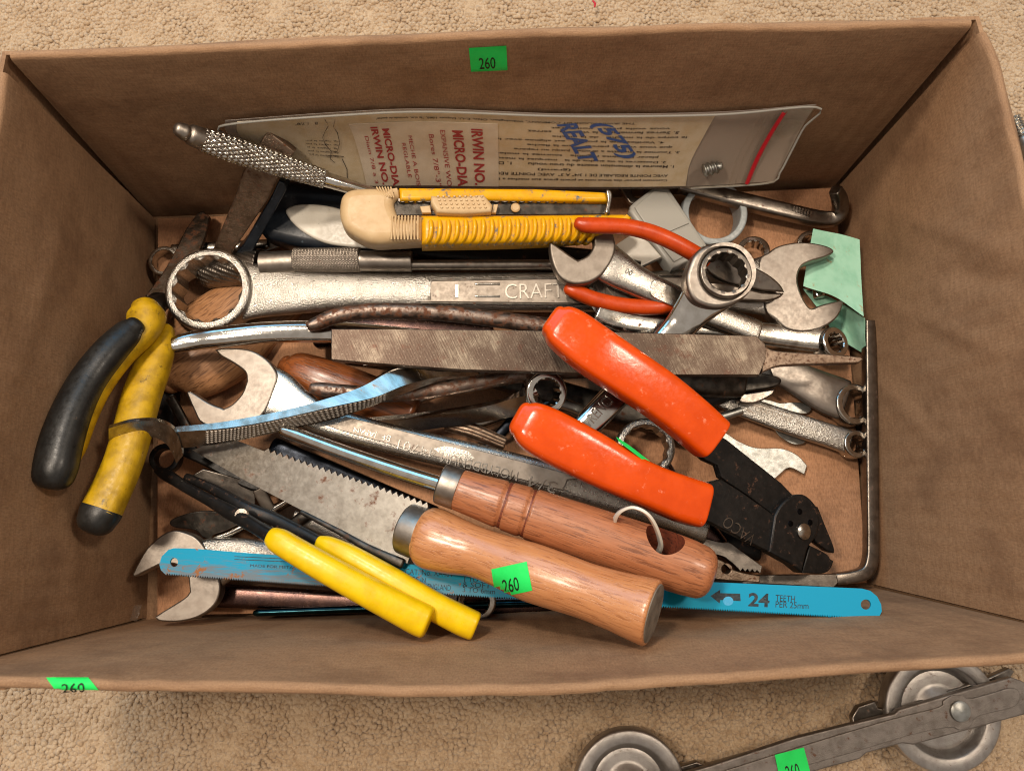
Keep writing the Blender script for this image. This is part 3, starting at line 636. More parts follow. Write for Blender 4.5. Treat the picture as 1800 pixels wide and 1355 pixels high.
# middle, lowest layer
for q in [('dark steel bar lying deep under the file and pliers', 'steel_bar', [(600, 610, 8, 50, 4), (800, 640, 8, 50, 4), (1010, 700, 8, 46, 4), (1230, 760, 8, 44, 4)], 'dark_steel', 'bar'),
          ('maroon plier grip deep below the upper rusty handle', 'tool_grip', [(560, 590, 14, 46, 6), (680, 582, 16, 48, 6), (860, 596, 14, 44, 6)], 'purple_steel', 'grip'),
          ('black bar lying deep between yellow knife and scriber rod', 'steel_bar', [(690, 430, 10, 44, 4), (850, 444, 9, 46, 4), (1120, 470, 8, 46, 4)], 'black_oxide', 'bar'),
          ('black bar deep beneath the two orange handles', 'steel_bar', [(1130, 700, 10, 60, 5), (1240, 690, 10, 56, 5), (1345, 655, 8, 44, 5)], 'black_oxide', 'bar'),
          ('thin bright steel rod deep under the lower rusty handle', 'steel_rod', [(560, 720, 10, 15), (660, 672, 11, 15), (720, 640, 11, 15)], 'gunmetal', 'rod'),
          ('grey steel bar deep below the ratchet wrench shank', 'steel_bar', [(900, 760, 8, 28, 3), (980, 712, 8, 28, 3), (1050, 740, 8, 24, 3)], 'gunmetal', 'bar'),
          ('pale chrome shaft deep beside the lower orange handle', 'tool_shaft', [(810, 752, 16, 24), (860, 735, 17, 26), (930, 705, 17, 24)], 'chrome_worn', 'shaft'),
          ('slim black bar crossing deep left of the lower orange handle', 'steel_bar', [(850, 795, 16, 20, 3), (905, 735, 18, 20, 3)], 'blued', 'bar'),
          ('dark bar deep below the wooden screwdriver handle', 'steel_bar', [(950, 905, 8, 60, 5), (1120, 930, 8, 60, 5), (1330, 960, 8, 50, 5)], 'black_oxide', 'bar'),
          ('dark shaft deep under the hand saw and steel rod', 'tool_shaft', [(480, 790, 8, 44, 4), (620, 850, 8, 44, 4), (760, 910, 8, 44, 4)], 'blued', 'shaft'),
          ('thin grey steel rod under the left half of the hand saw', 'steel_rod', [(400, 880, 15, 12), (450, 915, 14, 12), (520, 960, 12, 12)], 'satin', 'rod'),
          ('pale steel strip leaning under the hand saw blade edge', 'steel_strip', [(455, 860, 19, 22, 1.2), (478, 905, 15, 22, 1.2), (500, 950, 12, 22, 1.2)], 'ground_steel', 'strip'),
          ('small dark socket shaft beside the black plier rivet', 'socket_shaft', [(500, 935, 14, 22), (540, 905, 15, 22), (580, 890, 14, 22)], 'dark_steel', 'shaft'),
          ('thin bright pin deep between file and brake spoon tip', 'steel_pin', [(640, 640, 18, 10), (700, 632, 18, 10), (770, 640, 16, 10)], 'chrome_worn', 'pin'),
          ('dull square steel bar below the brake spoon tip', 'steel_bar', [(740, 700, 20, 20, 3), (830, 660, 20, 20, 3), (930, 640, 18, 20, 3)], 'satin', 'bar'),
          ('narrow dark steel strip just left of the three quarter open jaw', 'steel_strip', [(300, 700, 22, 16, 1.5), (350, 780, 20, 18, 1.5), (430, 830, 18, 18, 1.5)], 'dark_steel', 'strip'),
          ('short grey steel peg in the gap right of the polished ring wrench', 'steel_pin', [(985, 708, 20, 18), (1010, 716, 20, 18), (1040, 730, 18, 18)], 'zinc', 'peg'),
          ('blackened bar on the floor left of the wooden handles', 'steel_bar', [(330, 560, 6, 40, 4), (300, 640, 6, 40, 4), (290, 760, 6, 40, 4)], 'black_oxide', 'bar')]:
    o = loft(q[1], None, q[2], MAT[q[3]], 3.5, 20, cap=(.3, .3)); tag(o, q[0], q[4])
t = thing('thumb_wheel', 'rusty knurled thumb wheel above the three quarter wrench', 'thumb wheel', (835, 760, 8))
loft('wheel', t, [(786, 748, 20, 20), (830, 758, 21, 26), (885, 780, 20, 24)], MAT['rusty'], 2, 48, .4, (.3, .3), rmod=lambda s, th, S: 1+.07*np.sign(np.sin(th*9)))

# ------------------------------------------------------------------ middle layer
t = thing('wooden_mallet', 'thick battered pale wooden handle under the left open jaw', 'wooden tool', (380, 630, 0))
loft('grip', t, [(288, 668, 12, 60, 7), (300, 656, 12, 110, 10), (330, 636, 11, 150, 12), (372, 606, 8, 168, 12), (410, 575, 5, 160, 10), (450, 540, 4, 140, 9), (500, 500, 4, 120, 9)], MAT['wood_old'], 2.3, 40, cap=(.5, .2))
t = thing('wooden_awl', 'smooth varnished wooden handle with a rounded end, under the lower rusty plier handle', 'wooden tool', (580, 670, 0))
loft('grip', t, [(503, 642, 16, 36, 5), (510, 646, 16, 56, 7), (530, 655, 16, 72, 9), (570, 672, 16, 82, 10), (630, 694, 15, 84, 10), (720, 730, 13, 80, 10)], MAT['wood_varnish'], 2.2, 32, cap=(.6, .2))

t = thing('pin_vise', 'knurled steel scriber with a long plain rod behind the largest wrench', 'scriber', (600, 460, 10))
loft('chuck', t, [(352, 476, 9, 44), (372, 475, 9, 66), (461, 468, 16, 60)], MAT['gunmetal'], 2, 96, .25, (.1, .05), rmod=lambda s, th, S: 1+.018*np.sign(np.sin(th*22+s*1.2)))
loft('sleeve', t, [(461, 465, 23, 44), (520, 461, 24, 41)], MAT['satin'], 2, 32, cap=(0, 0))
loft('knurled_grip', t, [(519, 458, 25, 42), (633, 457, 26, 43)], MAT['ground_steel'], 2, 110, .22, (.05, .05), rmod=knurl(1.5, 34, .05))
loft('collar', t, [(632, 459, 26, 37), (723, 460, 26, 37)], MAT['satin'], 2, 32, cap=(0, .08))
loft('rod', t, [(722, 466, 26, 19), (850, 466, 25, 19), (1090, 466, 21, 19)], MAT['gunmetal'], 2, 20)

# the largest wrench
t = thing('combination_wrench', 'largest wrench of the pile, pebbled silver with raised lettering along its panel', 'wrench', (760, 510, 10))
loft('shank', t, [(432, 512, 22, 108, 4.2), (460, 512, 22, 96, 4.4), (516, 513, 22, 82, 4.8), (580, 512, 22, 72, 5), (660, 512, 22, 67, 5.2), (900, 514, 22, 70, 5.2), (1150, 512, 21, 72, 5.2), (1280, 507, 20, 84, 4.6), (1350, 503, 20, 112, 4)], MAT['pebbled'], 2.3, 36, cap=(.05, .05))
ring('box_end', t, (364, 507), 29, 76, 59, 14, MAT['pebbled'], (0, 0), 12, .11, .5, 192)
plate('panel_groove', t, sm([(757, 490, 1), (1197, 484), (1208, 492), (1208, 530), (1198, 537), (760, 534), (752, 528), (752, 496)], 2), 27.0, .7, MAT['dark_steel'], .2)
panel = plate('raised_panel', t, sm([(760, 493, 1), (1196, 487), (1204, 494), (1204, 528), (1196, 534), (762, 531), (756, 526), (756, 498)], 2), 27.3, 1.2, MAT['ground_steel'], .5)
text('lettering', panel, 'I', (800, 523), (806, 523), 22, MAT['bright_steel'], z=27.3, depth=.5)
for y in (499, 521):
    loft('emblem_bar', panel, [(835, y, 27.5, 4, .4), (878, y, 27.5, 4, .4)], MAT['chrome_worn'], 2, 8)
text('lettering', panel, 'CRAFTSMAN', (888, 526), (1082, 522), 26, MAT['bright_steel'], z=27.3, depth=.5, bold=-.01)
plate('open_end', t, sm([(1335, 462), (1352, 443), (1370, 432), (1400, 426), (1430, 427), (1458, 434), (1466, 443), (1450, 452), (1423, 460), (1408, 470), (1402, 490), (1407, 513), (1417, 533), (1427, 542), (1443, 536), (1478, 528), (1482, 536), (1470, 560), (1443, 577), (1412, 583), (1384, 578), (1365, 562), (1345, 540)]), 24, 8, MAT['satin'], .8)

# chrome curved plier handle and the wrench it crosses
t = thing('plier_handle', 'polished curved chrome handle just below the largest wrench', 'pliers', (440, 590, 25))
loft('handle', t, [(294, 611, 38, 22, 3), (310, 606, 38, 30, 3.4), (345, 598, 37, 34, 3.6), (383, 593, 37, 36, 3.8), (462, 585, 36, 37, 3.8), (537, 583, 34, 38, 3.8), (620, 586, 31, 38, 3.6), (760, 600, 26, 38, 3.4), (900, 620, 22, 38, 3)], MAT['chrome'], 2.6, 28, cap=(.6, .3))

t = thing('combination_wrench', 'three quarter inch wrench, open jaw at left, stamped panel reading upside down', 'wrench', (700, 770, 20))
plate('open_end', t, sm([(377, 614, 1), (398, 611), (436, 614), (463, 627), (481, 646), (487, 662), (482, 682), (466, 722), (440, 746), (400, 752), (356, 745), (340, 720), (327, 690, 1), (335, 688), (367, 708), (393, 718, 1), (409, 709), (425, 691), (433, 670, 1), (430, 654), (409, 638), (388, 626)]), plane3((430, 614, 35), (330, 690, 33), (480, 680, 36)), 7, MAT['satin'], .8)
loft('shank', t, [(462, 684, 32, 90, 3.4), (490, 697, 32, 86, 3.6), (530, 718, 32, 62, 3.8), (580, 742, 32, 54, 4), (700, 775, 32, 52, 4), (820, 803, 32, 54, 4), (930, 832, 31, 58, 4), (1040, 862, 30, 62, 4), (1180, 900, 28, 66, 4.2), (1240, 916, 26, 80, 4.4)], MAT['pebbled_fine'], 3, 32, cap=(.1, .2))
pl = plane3((600, 745, 36.4), (990, 845, 35.6), (990, 800, 35.6))
panel = plate('stamped_panel', t, sm([(606, 731, 1), (994, 831), (997, 843), (990, 858), (975, 858), (600, 757), (594, 744)], 3), pl, 1.0, MAT['ground_steel'], .3)
for s, a, b, h in (('3/4', (980, 848), (930, 835), 20), ('MOLYBDENUM', (912, 829), (778, 795), 17), ('44701', (768, 790), (702, 772), 17), ('8F', (688, 766), (672, 762), 11), ('JAPAN', (664, 759), (624, 748), 11)):
    text('lettering', panel, s, a, b, h, MAT['chrome_worn'], pl=pl, depth=.22, bold=-.01)

t = thing('ring_wrench', 'polished offset ring wrench with dark mirror side, left of the lower orange handle', 'wrench', (800, 725, 20))
patch('shank', t, [[(630, 736, 24), (760, 722, 29), (850, 708, 32), (900, 694, 35), (935, 672, 38)], [(640, 742, 26), (760, 730, 31), (850, 715, 34), (900, 701, 37), (945, 690, 38)], [(660, 768, 20), (760, 754, 24), (850, 742, 27), (905, 732, 30), (960, 720, 30)]], MAT['chrome'], 3, 8, 5, lin=True)
ring('box_end', t, (962, 690), 38, 38, 25, 10, MAT['chrome'], (.25, -.25))

# open wrench with two stamped letters
t = thing('combination_wrench', 'pebbled wrench with an open jaw crossing over the largest wrench', 'wrench', (1080, 470, 30))
plate('open_end', t, sm([(1008, 379, 1), (1040, 382), (1070, 400), (1082, 425), (1078, 452), (1062, 478), (1045, 492), (1027, 498), (1003, 498), (982, 484), (970, 458), (966, 430), (972, 427), (995, 443), (1016, 457, 1), (1034, 448), (1044, 431), (1041, 412), (1024, 401), (1008, 393, 1)]), plane3((1040, 385, 42), (970, 440, 42), (1070, 470, 41)), 7, MAT['ground_steel'], 1)
loft('shank', t, [(1058, 456, 37, 72, 3), (1085, 474, 37, 66, 3.4), (1115, 492, 36, 56, 3.6), (1160, 514, 34, 50, 3.6), (1230, 545, 31, 46, 3.4), (1330, 585, 27, 44, 3.2)], MAT['pebbled_fine'], 2.6, 28, cap=(.1, .3))
plate('stamped_panel', t, sm([(1150, 492), (1190, 508), (1215, 522, 1), (1200, 545, 1), (1160, 528), (1144, 516)]), plane3((1150, 495, 38.6), (1210, 530, 36), (1150, 520, 38.6)), 1, MAT['chrome_worn'], .3)
text('lettering', t, '00', (1098, 480), (1110, 485), 9, MAT['chrome'], z=40.2, depth=.3)

t = thing('combination_wrench', 'slim wrench running under the ratchet wrench, its ring end over the mint tape', 'wrench', (1300, 585, 12))
patch('open_end', t, [[(1000, 509, 34), (1022, 510, 36), (1047, 520, 36), (1066, 546, 34)], [(994, 517, 32), (1015, 520, 33), (1036, 534, 33), (1054, 562, 32)]], MAT['chrome'], 5, 8, 6)
loft('shank', t, [(1052, 548, 31, 42, 3.4), (1085, 562, 30, 46, 4), (1120, 570, 29, 44, 4), (1180, 576, 27, 40, 3.6), (1260, 578, 24, 38, 3.2), (1340, 586, 21, 40, 3), (1400, 592, 20, 46, 3.2), (1445, 597, 20, 48, 3.6)], MAT['chrome_worn'], 2.8, 28, cap=(.3, .2))
ring('box_end', t, (1470, 601), 24, 28, 17, 9, MAT['chrome'], (.35, 0))

# rusty slip joint pliers
t = thing('slip_joint_pliers', 'rusty pliers with two long curved bare handles, lying under the file', 'pliers', (800, 620, 25))
loft('handle', t, [(546, 573, 42, 18, 3), (560, 568, 42, 24, 3.2), (590, 556, 42, 26, 3.4), (640, 548, 42, 27, 3.6), (700, 547, 42, 28, 3.6), (780, 551, 41, 28, 3.6), (860, 560, 40, 28, 3.6), (940, 571, 38, 30, 3.6), (1050, 590, 33, 36, 4)], MAT['rusty_handle'], 2.4, 24, cap=(.7, .3))
loft('handle', t, [(551, 683, 34, 20, 3), (565, 685, 34, 26, 3.4), (600, 689, 34, 27, 3.6), (660, 693, 34, 28, 3.6), (740, 689, 33, 28, 3.6), (830, 674, 32, 28, 3.6), (920, 657, 31, 30, 3.6), (1050, 645, 30, 36, 4)], MAT['rusty_handle'], 2.4, 24, cap=(.7, .3))
loft('head', t, [(1020, 612, 30, 60, 5), (1120, 630, 27, 90, 6), (1230, 655, 24, 84, 6), (1300, 672, 20, 56, 5)], MAT['dark_steel'], 3, 28, cap=(.2, .4))
plate('jaw', t, sm([(1290, 668, 1), (1325, 655), (1362, 660), (1374, 668), (1362, 680), (1300, 690, 1)]), 19, 6, MAT['dark_steel'], .8)
plate('jaw', t, sm([(1302, 692, 1), (1330, 688), (1363, 683, 1), (1358, 694), (1330, 708), (1307, 709), (1300, 704)]), 18, 6, MAT['gunmetal'], .8)

# small red handled cutters
t = thing('diagonal_cutters', 'small cutters with thin curved red handles, jaws behind the ratchet ring', 'pliers', (1200, 490, 25))
loft('handle', t, [(1018, 393, 50, 22), (1030, 396, 50, 27), (1060, 397, 50, 28), (1100, 399, 50, 28), (1140, 408, 49, 29), (1180, 424, 48, 29), (1222, 447, 45, 29), (1240, 460, 42, 26)], MAT['red_vinyl'], 2.2, 24, cap=(.8, .2))
loft('handle', t, [(1000, 508, 34, 22), (1012, 513, 34, 26), (1050, 528, 33, 28), (1100, 538, 33, 28), (1150, 540, 33, 28), (1190, 533, 32, 28), (1240, 515, 31, 26)], MAT['red_vinyl'], 2.2, 24, cap=(.8, .2))
plate('jaw', t, sm([(1225, 450, 1), (1270, 452), (1320, 468), (1350, 482), (1372, 500), (1380, 514, 1), (1340, 512, 1), (1260, 490)]), plane3((1225, 460, 38), (1380, 512, 31), (1300, 470, 36)), 6, MAT['gunmetal'], 1)
plate('jaw', t, sm([(1230, 530, 1), (1290, 528), (1345, 530), (1370, 524), (1380, 515, 1), (1340, 513, 1), (1250, 495)]), plane3((1230, 520, 36), (1380, 514, 30), (1300, 525, 33)), 6, MAT['gunmetal'], 1)

# ratchet wrench
t = thing('ratchet_wrench', 'shiny ratchet ring wrench with a black toothed insert, standing proud at centre right', 'wrench', (1170, 610, 30))
pl = plane3((1268, 430, 55), (1268, 535, 52), (1210, 500, 53))
plate('head', t, sm([(1210, 470), (1222, 445), (1245, 429), (1275, 425), (1302, 432), (1320, 452), (1327, 480), (1322, 508), (1300, 530), (1272, 541), (1245, 540), (1222, 530), (1210, 512), (1206, 490)]), pl, 11, MAT['satin'], 1.8, [circ(1277, 478, 45)])
c = W(1277, 478, 54.2); s = sc_at(c)
ring('insert', t, (1277, 478), 54.6, 45.5, 36.5, 10, MAT['gunmetal'], (0, .02), 12, .10, .25, 192)
loft('shank', t, [(1252, 508, 46, 92, 3.6), (1234, 527, 44.5, 78, 3.6), (1212, 553, 41, 63, 3.4), (1187, 583, 37.5, 55, 3.4), (1130, 645, 34, 51, 3.6), (1060, 718, 33, 50, 3.8), (990, 790, 31, 48, 3.8)], MAT['chrome'], 2.5, 32, cap=(.2, .3))
text('lettering', t, 'WRENCH', (1030, 760), (1085, 700), 20, MAT['chrome_worn'], z=36.6, depth=.3)

t = thing('ring_wrench', 'plain ring end showing between the two orange handles', 'wrench', (1140, 790, 20))
ring('box_end', t, (1136, 786), 30, 52, 39, 10, MAT['pebbled'], (0, 0), 12, .08, .5)
loft('shank', t, [(1160, 830, 26, 50, 3.6), (1185, 862, 25, 42, 3.4), (1260, 960, 20, 42, 3.2)], MAT['purple_steel'], 2.6)

# pliers jaws at the front right
t = thing('linesman_pliers', 'grey serrated plier jaws poking out past the wooden screwdriver handle', 'pliers', (1270, 985, 15))
J = [(1180, 930, 1), (1262, 952), (1281, 953), (1300, 966), (1340, 995, 1), (1337, 1007, 1)]
tl = [(1335-i*4.2, 1007-(i % 2)*5-i*.4, 1) for i in range(10)]
plate('jaw', t, sm(J+tl+[(1282, 985), (1262, 975), (1180, 960, 1)]), 27, 7, MAT['gunmetal'], .2)
plate('jaw', t, sm([(1180, 965, 1), (1262, 982), (1292, 1002), (1336, 1012, 1), (1336, 1024, 1), (1260, 1018), (1180, 1000, 1)]), 26, 7, MAT['rusty'], .5, [circ(1277, 1000, 8)])

# the file
t = thing('flat_file', 'long rusty flat file with a tapered tang lying across the middle of the pile', 'file', (950, 620, 40))
pl = plane3((582, 600, 51), (1330, 620, 46), (950, 580, 48.5))
plate('blade', t, [(582, 578), (700, 578), (900, 580), (1150, 585), (1330, 590), (1346, 605), (1346, 632), (1335, 659), (1192, 659), (1050, 656), (920, 653), (812, 650), (700, 642), (600, 634), (582, 632)], pl, 4.5, MAT['file_cut'], .35)
plate('tang', t, sm([(1340, 600, 1), (1356, 614), (1402, 619), (1460, 622), (1514, 627, 1), (1518, 632, 1), (1510, 638, 1), (1450, 640), (1402, 641), (1366, 644), (1340, 655, 1)]), (pl[0]-np.array([0, 0, .6]), pl[1]), 3.6, MAT['rusty'], .6)

# steel spoon with a curled strap
t = thing('brake_spoon', 'chrome brake spoon with knurled side and twisted tip crossing the wooden handles', 'pry tool', (520, 740, 35))
A_ = [(309, 750, 45.2), (380, 743, 46.2), (440, 733, 47.2), (500, 721, 48.2), (560, 705, 48.8), (633, 681, 48.2), (700, 649, 46), (775, 653, 38), (840, 655, 33.5)]
B_ = [(308, 759, 46), (380, 754, 47), (440, 746, 48), (500, 734, 49), (583, 715, 50), (658, 698, 50), (715, 676, 48), (780, 662, 39), (845, 662, 34)]
C_ = [(314, 788, 38), (380, 781, 39), (440, 770, 40), (520, 752, 41), (590, 736, 42), (656, 713, 43), (720, 688, 42), (785, 668, 36), (850, 668, 32)]
o, S = patch('bar', t, [A_, B_, C_], MAT['chrome_worn'], 3.5, 8, 5, lin=True, angle=18)
kV, kf = [], []
for i in range(42):
    for j in range(6):
        u0 = .09+i*.0138; v0 = .54+j*.068
        if u0 > .67: continue
        q = [S(u0, v0+.006, .02), S(u0+.012, v0+.012, .02), S(u0+.016, v0+.06, .02), S(u0+.004, v0+.054, .02)]; k = len(kV)
        kV += q+[sum(q)/4+(S(u0, v0, 1)-S(u0, v0, 0))*.45]; kf += [(k, k+1, k+4), (k+1, k+2, k+4), (k+2, k+3, k+4), (k+3, k, k+4)]
k_ = add_mesh('knurling', np.array(kV), kf, MAT['satin'], t, None, False); k_['kind'] = 'stuff'
t = thing('steel_strap', 'curled bright steel strap hooked over the yellow plier handle', 'strap', (250, 765, 40))
patch('band', t, [[(191, 753, 62), (230, 742, 61), (272, 740, 56), (300, 750, 50), (314, 770, 44), (322, 800, 36)], [(191, 778, 56), (230, 768, 55), (268, 768, 49), (292, 780, 42), (304, 800, 36), (310, 815, 32)]], MAT['chrome_worn'], 1.8, 10, 5)

# ------------------------------------------------------------------ things leaning on the back wall
t = thing('auger_bit_bag', 'long clear zip bag with red lettered label leaning on the back wall', 'plastic bag', (900, 325, 20))
top = [(396, 218, 78), (600, 203, 79), (760, 197, 77), (1000, 205, 70), (1260, 202, 69), (1436, 189, 72)]
m1 = [(398, 238, 69), (600, 240, 64), (760, 236, 63), (1000, 244, 58), (1240, 244, 55), (1412, 226, 58)]
m2 = [(430, 262, 58), (600, 282, 49), (760, 280, 46), (1000, 288, 43), (1220, 290, 41), (1388, 272, 44)]
bot = [(470, 300, 44), (600, 328, 36), (760, 330, 30), (1000, 333, 29), (1215, 331, 29), (1362, 322, 31)]
R4 = [top, m1, m2, bot]
sheet, S = patch('instruction_sheet', t, R4, MAT['paper'], .25, 8, 8, keep=(.02, .02, .80, .79, .03, .985, 25, 40), off=-.9)
lab, SL = patch('label', t, R4, MAT['label_paper'], .2, 8, 8, keep=(.215, .262, .50, .50, .17, .985, 20, 20), off=-.55)
patch('film', t, R4, MAT['milky_film'], .12, 8, 8, off=-1.5)
film, SF = patch('film', t, R4, MAT['clear_film'], .12, 8, 8)
for s, u, v0, v1, w_, b in (('IRWIN NO.', .86, .10, .98, .062, .03), ('MICRO-DIAL', .755, .14, 1.06, .062, .03), ('EXPANSIVE WOOD', .685, .14, 1.02, .03, 0), ('Bores 7/8"-3"', .61, .22, 1.0, .034, 0),
                            ('MECHE A BOIS', .46, .24, 1.0, .03, 0), ('REGLABLE', .40, .36, .88, .03, 0), ('MICRO-DIAL', .255, .10, 1.06, .062, .03), ('IRWIN NO.', .16, .06, .98, .062, .03), ('Diam 7/8 a 3', .09, .22, .96, .032, 0)):
    f1 = min(1, v1); n_ = len(s) if v1 <= 1 else max(3, int(len(s)*.9)); sx = s[:n_]
    text_uv('lettering', lab, sx, SL, (u, v0), (u, f1), (w_, 0), MAT['red_print'], b, .2)
lines = ['Comment percer des trous nets et precis grace aux meches a bois reglables', 'AVEC POINTE REGLABLE DE 1 3/4" A 3"  AVEC POINTE REGLABLE', '(grand)', '1. Mesurez la dimension exacte du trou voulu      1. Desserrez',
         '2. Desserrez la vis au dos de la   marquez la mesure', '   placer la pointe reglable   tournez la molette', '3. Tournez la molette a droite   jusqu au repere', '   que vous voulez percer   que la fleche', '4. Verifiez que la pointe   est alignee avec la', '   le corps de la meche   de la meche', '5. Serrez fermement la vis de la   serrez', '   vous voila pret   voila pret']
for i, s in enumerate(lines):
    L0 = min(.40, .0062*len(s)+.02); x0 = .965-(.02*(i % 3) if i > 2 else .01)-(.20 if s == '(grand)' else 0)
    y = .90-i*.066
    text_uv('lettering', sheet, s, S, (x0, y-.02), (x0-L0, y-.02), (0, .038), MAT['print_ink'], .015, .2)
text_uv('lettering', sheet, 'THE IRWIN AUGER BIT COMPANY, Wilmington, Ohio, E.-U. Depuis 1885, "la d.m. symbole de qualite"', S, (.86, .075), (.33, .055), (0, .038), MAT['print_ink'], .015, .2)
for i in range(5): text_uv('lettering', sheet, 'fig. reglez la pointe'[:18-i % 3], S, (.225, .40+i*.055), (.145, .40+i*.055), (0, .03), MAT['print_ink'], 0, .2)
text_uv('lettering', sheet, 'B   1 7/8"', S, (.175, .09), (.125, .09), (0, .05), MAT['print_ink'], 0, .2)
# line drawing of the bit on the sheet
def sline(pts, w_=.0016):
    P = [S(u, v, .3) for u, v in pts]; V, f = [], []
    for i, p in enumerate(P):
        d = P[min(i+1, len(P)-1)]-P[max(i-1, 0)]; d = d/np.linalg.norm(d); n_ = np.cross(d, [0, 0, 1.]); n_ /= np.linalg.norm(n_); V += [p+n_*.16, p-n_*.16]
        if i: f.append((2*i-2, 2*i, 2*i+1, 2*i-1))
    return add_mesh('drawn_line', np.array(V), f, MAT['print_ink'], sheet, None, False)
sline([(.192, .05), (.20, .16), (.192, .26), (.186, .36), (.192, .47), (.205, .56), (.222, .56), (.228, .44), (.222, .28), (.212, .18), (.216, .05)])
sline([(.192, .64), (.208, .62), (.24, .63)]); sline([(.235, .66), (.25, .80), (.252, .92)]); sline([(.205, .56), (.203, .68), (.215, .72)])
for s, a, b, h in (('(575)', (.775, .10), (.845, .60), (.040, -.02)), ('REALT', (.722, .12), (.772, .66), (.036, -.03))):
    text_uv('handwriting', sheet, s, S, a, b, h, MAT['blue_marker'], .035, .3)
def strip_uv(name, us, mat, w_, S_, lift, vs=np.linspace(.02, .98, 14)):
    V, f = [], []
    for i, v in enumerate(vs):
        u = us[0]+(us[1]-us[0])*v; V += [S_(u-w_, v, lift), S_(u, v, lift+.9), S_(u+w_, v, lift)]
        if i: k = 3*i; f += [(k-3, k, k+1, k-2), (k-2, k+1, k+2, k-1)]
    return add_mesh(name, np.array(V), f, mat, t, None, True)
strip_uv('zip_strip', (.935, .928), MAT['red_zip'], .0058, SF, .1)
for u in (.885, .90, .915, .926): strip_uv('zip_ridge', (u, u-.002), MAT['clear_film'], .0022, SF, .1)
lathe('snap_stud', t, SF(.965, .3, .3), SF(.965, .3, 1)-SF(.965, .3, 0), [(2.6, 0), (3.6, .5), (4.4, 0), (5.2, .5), (5.8, 0)], MAT['clear_film'], 32)
loft('bead', t, [(p[0], p[1], p[2], 4) for p in [(400, 240, 68), (396, 220, 77)]+top[1:]+[(1412, 226, 58), (1388, 272, 44), (1370, 305, 35), (1350, 322, 30), (1215, 331, 28.5)]], MAT['frosted_plastic'], 2, 8, 3)
scr = loft('screw', t, [(1238, 300, 41, 22), (1260, 294, 42, 20), (1268, 291, 43, 12)], MAT['zinc'], 2, 32, .2, (.2, .4), rmod=lambda s, th, S_: 1+.16*np.sin(s*2.6+th))

t = thing('knurled_punch', 'shiny knurled metal handle leaning up at the back left beside the zip bag', 'punch', (480, 290, 40))
loft('end_cap', t, [(317, 229, 85, 26), (325, 233, 83.5, 30), (330, 235, 82.5, 25), (335, 237, 81.5, 36), (359, 246, 77, 39)], MAT['satin'], 2.1, 32, .6, (.9, 0))
loft('knurled_grip', t, [(358, 246, 77, 40), (400, 260, 71.5, 43), (460, 279.5, 63.5, 41), (520, 299, 56, 36), (568, 314, 50, 31)], MAT['chrome_worn'], 2.1, 160, .22, (.05, .05), rmod=knurl(4.4, 16, .10), angle=75)
for x, y, z, w_ in ((357, 246, 77, 41), (361, 247.5, 76.4, 41), (566, 313.5, 50, 33), (571, 315, 49.4, 32)): loft('band', t, [(x-1.5, y-.6, z, w_), (x+1.5, y+.6, z-.2, w_)], MAT['chrome'], 2.1, 32, .4, (.05, .05))
loft('shank', t, [(571, 315, 49.4, 27), (610, 327, 45, 25), (680, 348, 37, 20), (760, 372, 30, 14)], MAT['chrome'], 2.1, 24, cap=(0, .3))

# snap-off knife
t = thing('snap_off_knife', 'yellow and beige snap off knife with paint worn off, below the zip bag', 'knife', (850, 390, 35))
pk = plane3((700, 335, 52), (700, 430, 51), (1080, 380, 44))
plate('end_cap', t, sm([(703, 329, 1), (662, 327), (620, 329), (603, 338), (597, 352), (596, 375), (603, 395), (618, 409), (652, 424), (690, 424), (741, 421, 1), (743, 377, 1), (705, 378), (697, 372), (692, 356), (695, 348), (703, 346, 1)]), (pk[0]+pk[1]*.8, pk[1]), 15, MAT['beige_plastic'], 4.2, res=4)
for i in range(9): loft('grip_ridge', t, [(690+i*5.6, 380, 52.6-.02*i*5, 3.4, .5), (688+i*5.8, 421, 52.2-.02*i*5, 3.4, .5)], MAT['beige_plastic'], 2, 8, 4)
for i in range(6): loft('grip_ridge', t, [(662+i*5, 329.5, 53, 3, .4), (672+i*4, 345+i*.5, 52.9, 3, .4)], MAT['beige_plastic'], 2, 8, 4)
rail = plate('upper_rail', t, [(701, 329), (800, 330), (940, 331), (1066, 337), (1070, 354), (940, 352), (800, 350), (703, 352)], pk, 13, MAT['yellow_paint'], 1.6)
plate('lower_rail', t, sm([(740, 376, 1), (900, 376), (1080, 374), (1106, 376), (1112, 384), (1085, 402), (1020, 417), (900, 424), (741, 427, 1)], 5), pk, 14, MAT['yellow_paint'], 3.2, res=4)
base_rib = loft('rib', t, [(757, 389, 51.0, 7, 1), (758, 400, 51.0, 9, 1.3), (756, 417, 50, 9, 1.5), (751, 429, 46, 9, 1.5), (748, 434, 41, 8, 1.2)], MAT['yellow_paint'], 2, 10, 1.2, (.6, .6))
p0 = W(757, 410, 50.8); p1 = W(1022, 405, 45.6)
for i in range(1, 20):
    r = base_rib.copy(); COL.objects.link(r); r.parent = t; r.location = ((p1-p0)*i/17.5*(1))*MM
plate('blade', t, [(690, 350), (1072, 352), (1072, 376), (690, 378)], (pk[0]-pk[1]*3.5, pk[1]), 1.2, MAT['dark_steel'], .1)
wave = [(700+i*7.5, 353.5+(2.2 if i % 2 else 0)) for i in range(49)]
plate('track_edge', t, wave+[(1066, 349), (700, 349)], (pk[0]-pk[1]*1.6, pk[1]), 1.4, MAT['gunmetal'], .05)
plate('end_clip', t, sm([(1066, 334), (1074, 336), (1076, 348), (1070, 372), (1064, 372), (1068, 350)]), (pk[0]+pk[1]*1.5, pk[1]), 6, MAT['chrome_worn'], .5)
